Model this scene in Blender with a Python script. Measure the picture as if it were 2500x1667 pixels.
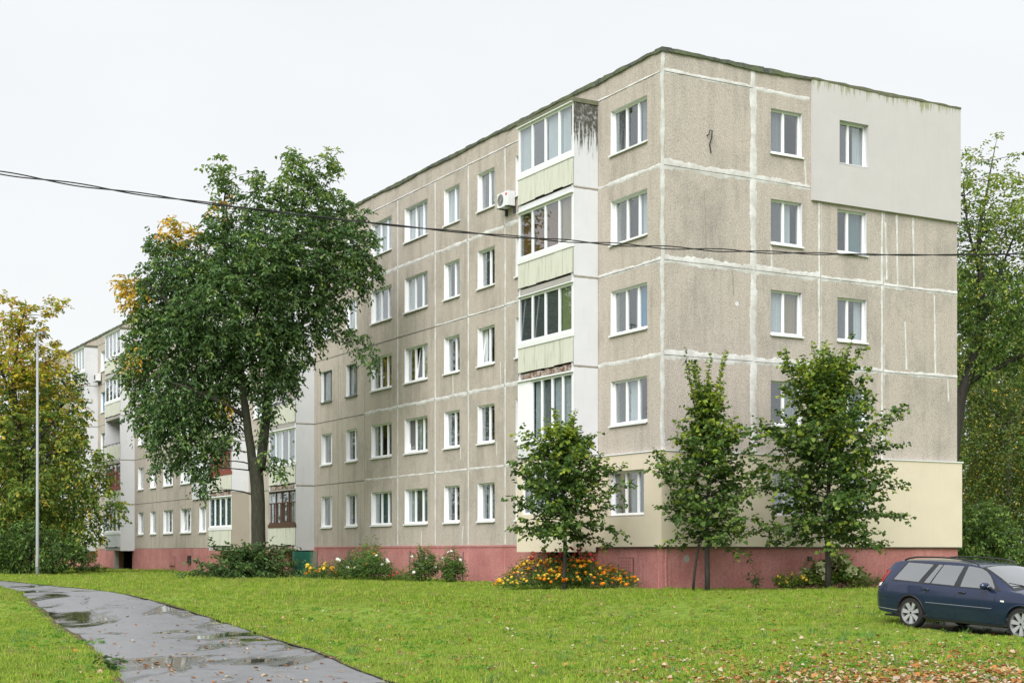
import bpy, bmesh, math, random
import numpy as np
from mathutils import Vector, Matrix
random.seed(7); RNG = np.random.default_rng(11)
S = bpy.context.scene
for o in list(bpy.data.objects): bpy.data.objects.remove(o)
R = math.radians
# ------------------------------------------------------------------ camera
F_PX, HZ, EYE = 3603.0, 1347.5, 1.11          # focal length and horizon row in photo pixels, eye height above the building's ground
cam = bpy.data.cameras.new('camera'); cam_o = bpy.data.objects.new('camera', cam); S.collection.objects.link(cam_o)
cam_o.location = (0, 0, EYE); cam_o.rotation_euler = (R(90), 0, 0)
cam.sensor_width = 36; cam.lens = 36*F_PX/2500; cam.shift_y = (HZ-833.5)/2500
cam.clip_start = .1; cam.clip_end = 2000
S.camera = cam_o
S.render.resolution_x = 1024; S.render.resolution_y = 682
# ------------------------------------------------------------------ sky, sun, exposure
SUN_EL, SUN_AZ = 43, 196                        # overcast: broad soft sun behind the camera (azimuth clockwise from +Y)
W = bpy.data.worlds.new('World'); S.world = W; W.use_nodes = True
nt = W.node_tree; nt.nodes.clear()
out = nt.nodes.new('ShaderNodeOutputWorld'); bg = nt.nodes.new('ShaderNodeBackground'); bg.inputs['Strength'].default_value = .10
sky = nt.nodes.new('ShaderNodeTexSky'); sky.sky_type = 'NISHITA'; sky.sun_disc = False
sky.sun_elevation = R(SUN_EL); sky.sun_rotation = R(SUN_AZ); sky.dust_density = 4; sky.air_density = 1.2
tc = nt.nodes.new('ShaderNodeTexCoord'); mp = nt.nodes.new('ShaderNodeMapping'); mp.inputs['Scale'].default_value = (1.2, 1.2, 3.2)
nz = nt.nodes.new('ShaderNodeTexNoise'); nz.inputs['Scale'].default_value = 2.2; nz.inputs['Detail'].default_value = 5
rp = nt.nodes.new('ShaderNodeValToRGB')
rp.color_ramp.elements[0].position = .3; rp.color_ramp.elements[0].color = (2.74, 2.79, 2.82, 1)
rp.color_ramp.elements[1].position = .7; rp.color_ramp.elements[1].color = (2.96, 3.0, 3.02, 1)
mx = nt.nodes.new('ShaderNodeMix'); mx.data_type = 'RGBA'; mx.inputs['Factor'].default_value = .96
nt.links.new(tc.outputs['Generated'], mp.inputs['Vector']); nt.links.new(mp.outputs[0], nz.inputs['Vector'])
nt.links.new(nz.outputs['Fac'], rp.inputs['Fac'])
nt.links.new(sky.outputs[0], mx.inputs['A']); nt.links.new(rp.outputs[0], mx.inputs['B'])
nt.links.new(mx.outputs['Result'], bg.inputs['Color']); nt.links.new(bg.outputs[0], out.inputs['Surface'])
sun = bpy.data.lights.new('sun', 'SUN'); sun.energy = 1.5; sun.angle = R(50); sun.color = (1, .995, .985)
sun_o = bpy.data.objects.new('sun', sun); S.collection.objects.link(sun_o)
sdir = Vector((math.sin(R(SUN_AZ))*math.cos(R(SUN_EL)), math.cos(R(SUN_AZ))*math.cos(R(SUN_EL)), math.sin(R(SUN_EL))))
sun_o.rotation_euler = sdir.to_track_quat('Z', 'Y').to_euler(); sun_o.location = (0, -20, 40)
S.view_settings.view_transform = 'Standard'; S.view_settings.look = 'None'; S.view_settings.gamma = 1
S.view_settings.use_curve_mapping = False; S.view_settings.exposure = 1.7
S.render.engine = 'CYCLES'; S.cycles.max_bounces = 8; S.cycles.transparent_max_bounces = 12
# ------------------------------------------------------------------ helpers
COL = S.collection
def link(o, parent=None):
    COL.objects.link(o)
    if parent is not None: o.parent = parent
    return o
def empty(name, loc=(0, 0, 0), rz=0):
    o = bpy.data.objects.new(name, None); o.location = loc; o.rotation_euler = (0, 0, rz); o.empty_display_size = .3
    return link(o)
def tag(o, label=None, cat=None, group=None, kind=None):
    if label: o['label'] = label
    if cat: o['category'] = cat
    if group: o['group'] = group
    if kind: o['kind'] = kind
    return o
class MB:
    def __init__(s): s.v = []; s.f = []; s.m = []; s.cur = 0
    def quad(s, a, b, c, d): n = len(s.v); s.v += [tuple(a), tuple(b), tuple(c), tuple(d)]; s.f.append((n, n+1, n+2, n+3)); s.m.append(s.cur)
    def poly(s, pts): n = len(s.v); s.v += [tuple(p) for p in pts]; s.f.append(tuple(range(n, n+len(pts)))); s.m.append(s.cur)
    def box(s, x0, x1, y0, y1, z0, z1):
        n = len(s.v); s.v += [(x, y, z) for z in (z0, z1) for y in (y0, y1) for x in (x0, x1)]
        for f in ((0,2,3,1), (4,5,7,6), (0,1,5,4), (2,6,7,3), (0,4,6,2), (1,3,7,5)):
            s.f.append(tuple(n+i for i in f)); s.m.append(s.cur)
    def hexa(s, p):   # 8 points in the order of box()
        n = len(s.v); s.v += [tuple(q) for q in p]
        for f in ((0,2,3,1), (4,5,7,6), (0,1,5,4), (2,6,7,3), (0,4,6,2), (1,3,7,5)):
            s.f.append(tuple(n+i for i in f)); s.m.append(s.cur)
    def grid(s, P):   # rows of points
        n = len(s.v); h = len(P); w = len(P[0])
        for r in P: s.v += [tuple(p) for p in r]
        for i in range(h-1):
            for j in range(w-1):
                a = n+i*w+j; s.f.append((a, a+1, a+w+1, a+w)); s.m.append(s.cur)
    def tube(s, pts, rad, k=6, cap=True):
        pts = [Vector(p) for p in pts]; n = len(s.v); L = len(pts)
        if not hasattr(rad, '__len__'): rad = [rad]*L
        up = Vector((.13, .22, 1)).normalized()
        for i, p in enumerate(pts):
            t = (pts[min(i+1, L-1)]-pts[max(i-1, 0)]).normalized()
            a = t.cross(up)
            if a.length < .05: a = t.cross(Vector((1, 0, 0)))
            a.normalize(); b = t.cross(a)
            for q in range(k):
                w = 2*math.pi*q/k; s.v.append(tuple(p+(a*math.cos(w)+b*math.sin(w))*rad[i]))
        for i in range(L-1):
            for q in range(k):
                a = n+i*k+q; b = n+i*k+(q+1) % k
                s.f.append((a, b, b+k, a+k)); s.m.append(s.cur)
        if cap:
            s.f.append(tuple(range(n+k-1, n-1, -1))); s.m.append(s.cur)
            s.f.append(tuple(range(n+(L-1)*k, n+L*k))); s.m.append(s.cur)
    def build(s, name, mats, parent=None, smooth=False, loc=None):
        me = bpy.data.meshes.new(name); me.from_pydata(s.v, [], s.f)
        if not isinstance(mats, (list, tuple)): mats = [mats]
        for m in mats: me.materials.append(m)
        if len(mats) > 1: me.polygons.foreach_set('material_index', s.m)
        if smooth: me.polygons.foreach_set('use_smooth', [True]*len(me.polygons))
        me.update()
        o = bpy.data.objects.new(name, me)
        if loc: o.location = loc
        return link(o, parent)
def np_mesh(name, V, Fq, mats, parent=None, midx=None, smooth=False):
    """V (n,3) float, Fq (m,4) or (m,3) int"""
    me = bpy.data.meshes.new(name); m, k = Fq.shape
    me.vertices.add(len(V)); me.vertices.foreach_set('co', np.asarray(V, np.float32).ravel())
    me.loops.add(m*k); me.loops.foreach_set('vertex_index', Fq.astype(np.int32).ravel())
    me.polygons.add(m); me.polygons.foreach_set('loop_start', np.arange(m, dtype=np.int32)*k)
    try: me.polygons.foreach_set('loop_total', np.full(m, k, np.int32))
    except Exception: pass
    if not isinstance(mats, (list, tuple)): mats = [mats]
    for q in mats: me.materials.append(q)
    if midx is not None: me.polygons.foreach_set('material_index', np.asarray(midx, np.int32))
    if smooth: me.polygons.foreach_set('use_smooth', np.ones(m, bool))
    me.update(calc_edges=True); me.validate()
    return link(bpy.data.objects.new(name, me), parent)
# ------------------------------------------------------------------ materials
class NT:
    def __init__(s, name):
        s.m = bpy.data.materials.new(name); s.m.use_nodes = True; s.t = s.m.node_tree
        s.b = s.t.nodes['Principled BSDF']; s.o = s.t.nodes['Material Output']
    def n(s, typ, **kw):
        x = s.t.nodes.new(typ)
        for k, v in kw.items():
            if k in x.inputs: x.inputs[k].default_value = v
            else: setattr(x, k, v)
        return x
    def l(s, a, b): s.t.links.new(a, b)
    def coord(s, scale=(1, 1, 1), src='Object', loc=(0, 0, 0)):
        c = s.n('ShaderNodeTexCoord'); m = s.n('ShaderNodeMapping'); m.inputs['Scale'].default_value = scale; m.inputs['Location'].default_value = loc
        s.l(c.outputs[src], m.inputs['Vector']); return m.outputs[0]
    def noise(s, vec, scale, detail=3, rough=.55, dist=0):
        x = s.n('ShaderNodeTexNoise', Scale=scale, Detail=detail, Roughness=rough, Distortion=dist); s.l(vec, x.inputs['Vector']); return x.outputs['Fac']
    def ramp(s, fac, stops):
        x = s.n('ShaderNodeValToRGB'); e = x.color_ramp.elements
        while len(e) < len(stops): e.new(.5)
        for q, (p, c) in zip(e, stops):
            q.position = p; q.color = (*c, 1) if hasattr(c, '__len__') else (c, c, c, 1)
        s.l(fac, x.inputs['Fac']); return x.outputs['Color']
    def mix(s, f, a, b, mode='MIX'):
        x = s.n('ShaderNodeMix', data_type='RGBA', blend_type=mode)
        for k, v in (('Factor', f), ('A', a), ('B', b)):
            if hasattr(v, 'links') or hasattr(v, 'is_linked'): s.l(v, x.inputs[k])
            elif k == 'Factor': x.inputs[k].default_value = v
            else: x.inputs[k].default_value = (*v, 1)
        return x.outputs['Result']
    def math(s, op, a, b=None, clamp=False):
        x = s.n('ShaderNodeMath', operation=op, use_clamp=clamp)
        for i, v in enumerate((a, b)):
            if v is None: continue
            if hasattr(v, 'is_linked'): s.l(v, x.inputs[i])
            else: x.inputs[i].default_value = v
        return x.outputs[0]
    def bump(s, h, strength=.3, dist=.02):
        x = s.n('ShaderNodeBump', Strength=strength, Distance=dist); s.l(h, x.inputs['Height']); s.l(x.outputs[0], s.b.inputs['Normal'])
    def col(s, c):
        if hasattr(c, 'is_linked'): s.l(c, s.b.inputs['Base Color'])
        else: s.b.inputs['Base Color'].default_value = (*c, 1)
        return s
    def set(s, **kw):
        for k, v in kw.items(): s.b.inputs[k.replace('_', ' ')].default_value = v
        return s
M = {}
def flat(name, c, rough=.6, var=.12, scale=3., spec=.4, metal=0, bump=0):
    n = NT(name); v = n.coord()
    f = n.noise(v, scale, 4)
    n.col(n.mix(f, tuple(x*(1-var) for x in c), tuple(min(1, x*(1+var)) for x in c)))
    n.set(Roughness=rough, Specular_IOR_Level=spec, Metallic=metal)
    if bump: n.bump(n.noise(v, scale*12, 3), bump, .01)
    M[name] = n.m; return n.m
def pebble(name, c, dark, warm):
    n = NT(name); v = n.coord()
    fine = n.noise(v, 25, 3, .7); vor = n.n('ShaderNodeTexVoronoi', Scale=27.); n.l(v, vor.inputs['Vector'])
    patch = n.noise(v, .42, 5, .6); streak = n.noise(n.coord((2.2, 2.2, .25)), 1.4, 4, .6)
    a = n.mix(n.ramp(patch, [(.35, 0.), (.65, 1.)]), c, warm)
    a = n.mix(n.ramp(streak, [(.48, 0.), (.75, .6)]), a, dark); dirt = n.noise(n.coord((1, 1, .7), loc=(3, 5, 9)), .75, 6, .72); a = n.mix(n.ramp(dirt, [(.50, 0.), (.70, .5)]), a, tuple(x*.78 for x in dark))
    sp = n.ramp(fine, [(.34, .74), (.5, 1.), (.66, 1.19)])
    a = n.mix(1., a, sp, 'MULTIPLY')
    sp2 = n.ramp(vor.outputs['Distance'], [(.0, 1.08), (.45, .99), (.8, .80)])
    a = n.mix(.8, a, sp2, 'MULTIPLY')
    n.col(a).set(Roughness=.92, Specular_IOR_Level=.2)
    n.bump(fine, .55, .02); M[name] = n.m
pebble('pebble_gable', (.432, .388, .345), (.285, .262, .236), (.455, .398, .350))
pebble('pebble_front', (.435, .39, .338), (.285, .258, .222), (.455, .398, .342))
n = NT('seal'); v = n.coord(); f = n.noise(v, 2.2, 5, .65); g = n.noise(v, 16, 3)
n.col(n.mix(n.ramp(f, [(.38, 0.), (.62, 1.)]), (.45, .435, .41), n.mix(g, (.56, .555, .54), (.66, .66, .655)))).set(Roughness=.85, Specular_IOR_Level=.2); n.bump(g, .4, .02); M['seal'] = n.m
flat('seal_grey', (.30, .275, .235), .9, .25, 5, .2); flat('joint_gap', (.10, .095, .085), .95, .3, 6, .1)
# white painted cheek walls with black mould
def painted(name, c, stain, zt=None, amount=0., dirt=.3):
    n = NT(name); v = n.coord(); a = n.mix(n.noise(v, 1.3, 5, .6), tuple(x*.9 for x in c), tuple(x*1.05 for x in c))
    d = n.noise(n.coord((4., 4., .5)), 1.6, 5, .65); a = n.mix(n.ramp(d, [(.55, 0.), (.8, dirt)]), a, stain)
    if zt is not None:
        sx = n.n('ShaderNodeSeparateXYZ'); tcn = n.n('ShaderNodeTexCoord'); n.l(tcn.outputs['Object'], sx.inputs[0])
        h = n.math('SUBTRACT', zt, sx.outputs['Z'])                       # metres below the dripping edge
        run = n.noise(n.coord((9., 9., .7)), 1.5, 6, .75)
        k = n.math('SUBTRACT', n.math('ADD', run, amount*.25), n.math('MULTIPLY', h, .25/amount))
        sp = n.noise(v, 9, 4, .7)
        mk = n.math('MULTIPLY', n.ramp(k, [(.5, 0.), (.62, 1.)]), n.ramp(sp, [(.30, .45), (.5, 1.)]))
        a = n.mix(mk, a, stain)
    n.col(a).set(Roughness=.85, Specular_IOR_Level=.25); n.bump(n.noise(v, 30, 3), .15, .01); M[name] = n.m
painted('white_paint', (.595, .60, .62), (.42, .41, .39), dirt=.35)
painted('white_stained', (.575, .59, .605), (.075, .072, .06), 15.05, 1.15)
painted('plaster_patch', (.490, .468, .468), (.24, .25, .13), 15.92, .5, dirt=.12)
painted('cream', (.615, .54, .425), (.45, .42, .30), dirt=.25); painted('beige_paint', (.34, .305, .25), (.25, .23, .19))
n = NT('plinth'); v = n.coord(); f = n.noise(v, .8, 5, .65); g = n.noise(v, 24, 3, .6)
a = n.mix(n.ramp(f, [(.35, 0.), (.65, 1.)]), (.36, .135, .128), (.46, .205, .19)); a = n.mix(1., a, n.ramp(g, [(.3, .72), (.5, 1.), (.7, 1.18)]), 'MULTIPLY')
st = n.noise(n.coord((3, 3, .35)), 1.7, 4); a = n.mix(n.ramp(st, [(.55, 0.), (.75, .4)]), a, (.20, .09, .075))
n.col(a).set(Roughness=.75, Specular_IOR_Level=.35); n.bump(g, .5, .02); M['plinth'] = n.m
n = NT('board_green'); v = n.coord(); a = n.mix(n.noise(v, 1.2, 4), (.50, .505, .425), (.58, .58, .50))
st = n.noise(n.coord((6, 6, .6)), 1.5, 5, .65); a = n.mix(n.ramp(st, [(.52, 0.), (.78, .75)]), a, (.20, .195, .105))
n.col(a).set(Roughness=.7); M['board_green'] = n.m
n = NT('felt'); v = n.coord(); a = n.mix(n.ramp(n.noise(v, 1.1, 5, .7), [(.4, 0.), (.62, 1.)]), (.06, .064, .06), (.105, .125, .055)); a = n.mix(n.ramp(n.noise(v, 9, 4), [(.45, 0.), (.7, .7)]), a, (.15, .155, .12))
n.col(a).set(Roughness=.9); n.bump(n.noise(v, 18, 3), .6, .03); M['felt'] = n.m
n = NT('moss_edge'); v = n.coord(); a = n.mix(n.noise(v, 6, 5, .7), (.07, .075, .045), (.19, .19, .12)); n.col(a).set(Roughness=.95); n.bump(n.noise(v, 25, 3), .7, .03); M['moss_edge'] = n.m
n = NT('old_brick'); v = n.coord(); a = n.mix(n.ramp(n.noise(v, 4.5, 5, .7), [(.42, 0.), (.58, 1.)]), (.13, .060, .040), (.36, .32, .27)); n.col(a).set(Roughness=.9); n.bump(n.noise(v, 14, 4), .8, .04); M['old_brick'] = n.m
flat('pvc', (.78, .785, .79), .35, .03, 2, .5); flat('metal_white', (.70, .71, .71), .4, .06, 3, .5)
flat('hatch_paint', (.40, .16, .15), .7, .12, 4); flat('wood_brown', (.085, .045, .030), .6, .3, 8); flat('wood_red', (.20, .055, .035), .6, .3, 8); flat('frame_green', (.115, .14, .125), .65, .25, 6); flat('frame_grey', (.28, .285, .28), .6, .15, 5)
flat('frame_blue', (.04, .20, .38), .5, .15, 5); flat('black', (.012, .012, .013), .6, .1); flat('dark_metal', (.05, .052, .055), .5, .2, 6); flat('zinc', (.27, .285, .305), .5, .10, 4, .5)
flat('interior', (.13, .125, .12), .9, .1, 1); flat('concrete', (.33, .315, .29), .9, .15, 4, .2, bump=.3)
flat('curtain_white', (.58, .60, .61), .9, .08, 4, .1); flat('curtain_grey', (.26, .27, .28), .9, .12, 4, .1); flat('curtain_brown', (.20, .085, .030), .9, .35, 3, .1); flat('curtain_teal', (.15, .22, .23), .9, .15, 4, .1)
flat('curtain_tan', (.36, .27, .17), .9, .2, 4, .1); flat('blind_olive', (.32, .34, .16), .85, .08, 3, .2); flat('blind_blue', (.10, .26, .42), .8, .12, 3, .2); flat('screen', (.13, .13, .135), .9, .06, 2, .2); flat('curtain_red', (.42, .085, .030), .9, .2, 3, .1)
def glass(name, r0=.13, tint=(.86, .89, .90), rough=.015, wav=.02):
    n = NT(name); n.t.nodes.remove(n.b); lw = n.n('ShaderNodeLayerWeight', Blend=.5); fc = n.math('ADD', n.math('MULTIPLY', n.math('POWER', lw.outputs['Facing'], 4.), .7), r0, True); gl = n.n('ShaderNodeBsdfGlossy', Roughness=rough); tr = n.n('ShaderNodeBsdfTransparent'); tr.inputs['Color'].default_value = (*tint, 1); gl.inputs['Color'].default_value = (.97, .985, 1, 1)
    b = n.n('ShaderNodeBump', Strength=wav, Distance=.05); n.l(n.noise(n.coord((1, 1, 1)), .9, 2), b.inputs['Height']); n.l(b.outputs[0], gl.inputs['Normal'])
    x = n.n('ShaderNodeMixShader'); n.l(fc, x.inputs[0]); n.l(tr.outputs[0], x.inputs[1]); n.l(gl.outputs[0], x.inputs[2]); n.l(x.outputs[0], n.o.inputs['Surface']); M[name] = n.m
glass('glass'); glass('car_glass', .40, (.36, .44, .42), .01, .0)
def upn(n, k):
    g = n.n('ShaderNodeNewGeometry'); a = n.n('ShaderNodeVectorMath', operation='ADD'); a.inputs[1].default_value = (0, 0, k); b = n.n('ShaderNodeVectorMath', operation='NORMALIZE')
    n.l(g.outputs['Normal'], a.inputs[0]); n.l(a.outputs[0], b.inputs[0]); return b.outputs[0]
def leafmat(name, stops, rough=.50, trans=.32, spec=.22):
    n = NT(name); g = n.n('ShaderNodeNewGeometry'); c = n.ramp(g.outputs['Random Per Island'], stops)
    n.col(c).set(Roughness=rough, Specular_IOR_Level=spec); n.l(upn(n, .55), n.b.inputs['Normal'])
    t = n.n('ShaderNodeBsdfTranslucent'); n.l(n.mix(1., c, (1.15, 1.25, .7), 'MULTIPLY'), t.inputs['Color'])
    x = n.n('ShaderNodeMixShader'); x.inputs[0].default_value = trans; n.l(n.b.outputs[0], x.inputs[1]); n.l(t.outputs[0], x.inputs[2]); n.l(x.outputs[0], n.o.inputs['Surface']); M[name] = n.m
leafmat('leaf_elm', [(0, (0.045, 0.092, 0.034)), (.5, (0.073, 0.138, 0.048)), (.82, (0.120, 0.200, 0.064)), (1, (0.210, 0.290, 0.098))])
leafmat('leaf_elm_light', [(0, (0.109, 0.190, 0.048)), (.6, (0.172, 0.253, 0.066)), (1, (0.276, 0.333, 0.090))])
leafmat('leaf_yellow', [(0, (.50, .30, .03)), (.5, (.58, .37, .04)), (.8, (.36, .32, .05)), (1, (.50, .20, .05))])
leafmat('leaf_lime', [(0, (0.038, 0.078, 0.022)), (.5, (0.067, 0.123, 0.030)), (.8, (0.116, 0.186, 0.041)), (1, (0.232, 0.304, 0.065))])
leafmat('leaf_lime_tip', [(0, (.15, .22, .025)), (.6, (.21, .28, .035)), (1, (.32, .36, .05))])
leafmat('leaf_autumn', [(0, (0.220, 0.276, 0.036)), (.35, (0.374, 0.380, 0.042)), (.72, (0.528, 0.425, 0.048)), (.9, (0.462, 0.230, 0.060)), (1, (0.308, 0.115, 0.060))])
leafmat('leaf_maple_green', [(0, (0.069, 0.126, 0.026)), (.5, (0.119, 0.186, 0.036)), (.8, (0.188, 0.240, 0.043)), (1, (0.375, 0.336, 0.054))])
leafmat('leaf_dark', [(0, (0.037, 0.075, 0.025)), (.6, (0.065, 0.115, 0.035)), (1, (0.112, 0.163, 0.045))])
leafmat('leaf_birch', [(0, (0.098, 0.132, 0.040)), (.6, (0.149, 0.190, 0.052)), (.86, (0.207, 0.230, 0.057)), (.94, (0.483, 0.368, 0.057)), (1, (0.598, 0.437, 0.057))])
leafmat('leaf_wood', [(0, (0.132, 0.209, 0.044)), (.5, (0.198, 0.281, 0.055)), (.85, (0.297, 0.352, 0.072)), (1, (0.462, 0.374, 0.077))])
leafmat('leaf_bush', [(0, (0.075, 0.146, 0.034)), (.6, (0.121, 0.207, 0.046)), (1, (0.196, 0.291, 0.066))])
leafmat('leaf_hydrangea', [(0, (.10, .16, .025)), (.6, (.15, .21, .04)), (1, (.22, .25, .05))])
def petal(name, a, b): leafmat(name, [(0, a), (1, b)], .6, .15, .2)
petal('petal_orange', (.62, .17, .008), (.78, .30, .015)); petal('petal_yellow', (.72, .45, .02), (.80, .62, .10)); petal('petal_white', (.70, .69, .62), (.80, .80, .74)); petal('petal_red', (.45, .035, .045), (.60, .10, .12)); petal('petal_cream', (.45, .50, .24), (.66, .66, .42))
n = NT('bark'); v = n.coord((6, 6, 1.2)); f = n.noise(v, 3, 5, .65); n.col(n.ramp(f, [(.3, (.013, .012, .008)), (.55, (.032, .032, .018)), (.8, (.060, .060, .034))])).set(Roughness=.9); n.bump(f, .8, .04); M['bark'] = n.m
n = NT('bark_wet'); v = n.coord((6, 6, 1.2)); f = n.noise(v, 3, 5, .65); n.col(n.ramp(f, [(.3, (.014, .012, .010)), (.8, (.05, .042, .032))])).set(Roughness=.75); n.bump(f, .8, .03); M['bark_wet'] = n.m
n = NT('bark_birch'); v = n.coord((2, 2, 5)); f = n.noise(v, 2, 5, .7); n.col(n.ramp(f, [(.42, (.05, .045, .04)), (.55, (.42, .41, .38))])).set(Roughness=.8); M['bark_birch'] = n.m
# ground
n = NT('lawn_soil'); v = n.coord(); f = n.noise(v, .35, 5, .6); g = n.noise(v, 9, 4, .65)
a = n.mix(n.ramp(f, [(.36, 0.), (.66, 1.)]), (.125, .225, .022), (.16, .245, .035)); a = n.mix(n.ramp(g, [(.42, .0), (.75, .6)]), a, (.20, .17, .08)); n.col(a).set(Roughness=.95, Specular_IOR_Level=.1); n.bump(g, .6, .04); M['lawn_soil'] = n.m
n = NT('grass_blade'); oi = n.n('ShaderNodeObjectInfo'); ge = n.n('ShaderNodeNewGeometry'); p = ge.outputs['Position']
big = n.noise(p, .33, 4, .6); mid = n.noise(p, 1.7, 3, .6)
c1 = n.ramp(oi.outputs['Random'], [(0, (.175, .30, .026)), (.5, (.255, .38, .040)), (.85, (.335, .42, .058)), (1, (.40, .40, .10))])
c2 = n.ramp(ge.outputs['Random Per Island'], [(0, .62), (.6, 1.), (1, 1.35)])
c = n.mix(1., c1, c2, 'MULTIPLY'); c = n.mix(n.ramp(big, [(.46, 0.), (.66, .4)]), c, (.27, .33, .06)); c = n.mix(n.ramp(mid, [(.56, 0.), (.72, .7)]), c, (.36, .30, .14)); c = n.mix(n.ramp(mid, [(.24, .55), (.40, 0.)]), c, (.075, .18, .02))
n.col(c).set(Roughness=.6, Specular_IOR_Level=.12); n.l(upn(n, 1.6), n.b.inputs['Normal'])
t = n.n('ShaderNodeBsdfTranslucent'); n.l(c, t.inputs['Color']); x = n.n('ShaderNodeMixShader'); x.inputs[0].default_value = .35; n.l(n.b.outputs[0], x.inputs[1]); n.l(t.outputs[0], x.inputs[2]); n.l(x.outputs[0], n.o.inputs['Surface']); M['grass_blade'] = n.m
leafmat('weed', [(0, (.07, .19, .02)), (1, (.13, .27, .03))])
leafmat('litter', [(0, (.16, .05, .018)), (.2, (.30, .10, .025)), (.4, (.40, .17, .035)), (.55, (.36, .22, .10)), (.75, (.46, .35, .24)), (.9, (.52, .44, .34)), (1, (.10, .05, .03))], .55, .1, .4)
n = NT('wet_asphalt'); v = n.coord(); big = n.noise(n.coord((.9, .35, 1)), .9, 4, .6, .6); fine = n.noise(v, 60, 3, .7); pud = n.ramp(big, [(.50, 0.), (.60, 1.)])
c = n.mix(n.noise(v, .8, 4), (.105, .107, .118), (.145, .147, .16)); c = n.mix(1., c, n.ramp(fine, [(.3, .7), (.7, 1.3)]), 'MULTIPLY'); c = n.mix(pud, c, (.022, .022, .023)); n.col(c)
n.l(n.mix(pud, n.ramp(n.noise(v, 2.5, 4), [(.3, .34), (.7, .50)]), (.05, .05, .05)), n.b.inputs['Roughness']); n.set(Specular_IOR_Level=1.0, IOR=2.0)
h = n.mix(pud, n.mix(1., fine, (.12, .12, .12), 'MULTIPLY'), (.05, .05, .05)); n.bump(h, .5, .03); M['wet_asphalt'] = n.m
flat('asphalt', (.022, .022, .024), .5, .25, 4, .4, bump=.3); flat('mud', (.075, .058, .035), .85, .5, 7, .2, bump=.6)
# ------------------------------------------------------------------ terrain
def sstep(a, b, x):
    t = np.clip((x-a)/(b-a), 0, 1); return t*t*(3-2*t)
CAR_P = np.array([8.35, 30.8]); CAR_PHI = R(57); CH = np.array([math.cos(CAR_PHI), -math.sin(CAR_PHI)]); CN = np.array([math.sin(CAR_PHI), math.cos(CAR_PHI)])  # heading, and away from the lens
PAD_Z0, PAD_SL = -.475, -.047
def ground(x, y):
    x = np.asarray(x, float); y = np.asarray(y, float)
    z = -.49+.49*sstep(30.5, 41, y)
    z = z+.018*np.sin(x*.9+y*.31)*np.sin(y*.7-x*.2)*(1-sstep(36, 41, y))
    z = z+.16*np.exp(-((x+10)**2+(y-56)**2)/60.)
    u = (x-CAR_P[0])*CH[0]+(y-CAR_P[1])*CH[1]; v = (x-CAR_P[0])*CN[0]+(y-CAR_P[1])*CN[1]
    k = sstep(-3.6, -1.6, u)*(1-sstep(14, 18, u))*sstep(-1.3, -.15, v)*(1-sstep(2.6, 5.2, v))
    return z*(1-k)+(PAD_Z0+PAD_SL*np.clip(u, -2, 7))*k
def gz(x, y): return float(ground(x, y))
GY = np.concatenate([np.arange(10, 60, .04), np.arange(60, 200, .2)])
def gpv(px, py):
    """photo pixels -> points on the terrain"""
    px = np.atleast_1d(np.asarray(px, float)); py = np.atleast_1d(np.asarray(py, float)); R_ = np.zeros((len(px), 3))
    for i, (a, b) in enumerate(zip(px, py)):
        u = (a-1250)/F_PX; j = int(np.argmax(EYE-(b-HZ)/F_PX*GY <= ground(u*GY, GY))); y = GY[j]; R_[i] = (u*y, y, gz(u*y, y))
    return R_
def gp(px, py): return tuple(gpv(px, py)[0])
def at(px, py, y): return Vector(((px-1250)/F_PX*y, y, EYE-(py-HZ)/F_PX*y))
D2S = 2500/2352.
xs = np.unique(np.concatenate([np.linspace(-400, -60, 18), np.linspace(-60, -20, 41), np.linspace(-20, 24, 111), np.linspace(24, 60, 25), np.linspace(60, 400, 18)]))
ys = np.unique(np.concatenate([np.linspace(-150, 0, 12), np.linspace(0, 14, 15), np.linspace(14, 48, 103), np.linspace(48, 110, 32), np.linspace(110, 700, 20)]))
gx, gy = np.meshgrid(xs, ys); V = np.stack([gx, gy, ground(gx, gy)], -1).reshape(-1, 3)
w_ = len(xs); idx = np.arange(len(ys)*w_).reshape(len(ys), w_); Fq = np.stack([idx[:-1, :-1], idx[:-1, 1:], idx[1:, 1:], idx[1:, :-1]], -1).reshape(-1, 4)
tag(np_mesh('ground', V, Fq, M['lawn_soil'], smooth=True), kind='structure')
# footpath : edges read off the photo and laid on the terrain
RE = [(961, 1667), (765, 1589), (616, 1538), (489, 1498), (404, 1472), (306, 1455), (234, 1440), (98, 1428), (0, 1418)]
LE = [(289, 1667), (238, 1602), (170, 1543), (123, 1513), (81, 1475), (51, 1453), (28, 1440), (-20, 1430), (-90, 1424)]
rp_ = [gp(*p)[:2] for p in RE]; lp_ = [gp(*p)[:2] for p in LE]
def resample(P, n):
    P = np.array(P); d = np.concatenate([[0], np.cumsum(np.linalg.norm(np.diff(P, axis=0), axis=1))]); t = np.linspace(0, d[-1], n)
    q = np.stack([np.interp(t, d, P[:, 0]), np.interp(t, d, P[:, 1])], 1)
    for _ in range(6): q[1:-1] = .25*q[:-2]+.5*q[1:-1]+.25*q[2:]
    return q
def extend(P, a, b): P = [tuple(np.array(P[0])+(np.array(P[0])-np.array(P[1]))*a)]+P; return P+[tuple(np.array(P[-1])+(np.array(P[-1])-np.array(P[-2]))*b)]
rp_ = extend(rp_, 4.5, 3.); lp_ = extend(lp_, 4.5, 3.)
NP = 90; RQ = resample(rp_, NP); LQ = resample(lp_, NP)
wob = lambda q, a: q+RNG.normal(0, a, q.shape)
rows = []
for k in range(9):
    t = k/8; q = RQ*(1-t)+LQ*t
    rows.append([(x, y, gz(x, y)+.014+.010*math.sin(math.pi*t)) for x, y in q])
mb = MB(); mb.grid(rows); tag(mb.build('footpath', M['wet_asphalt'], smooth=True), kind='structure')
mb = MB()
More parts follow.
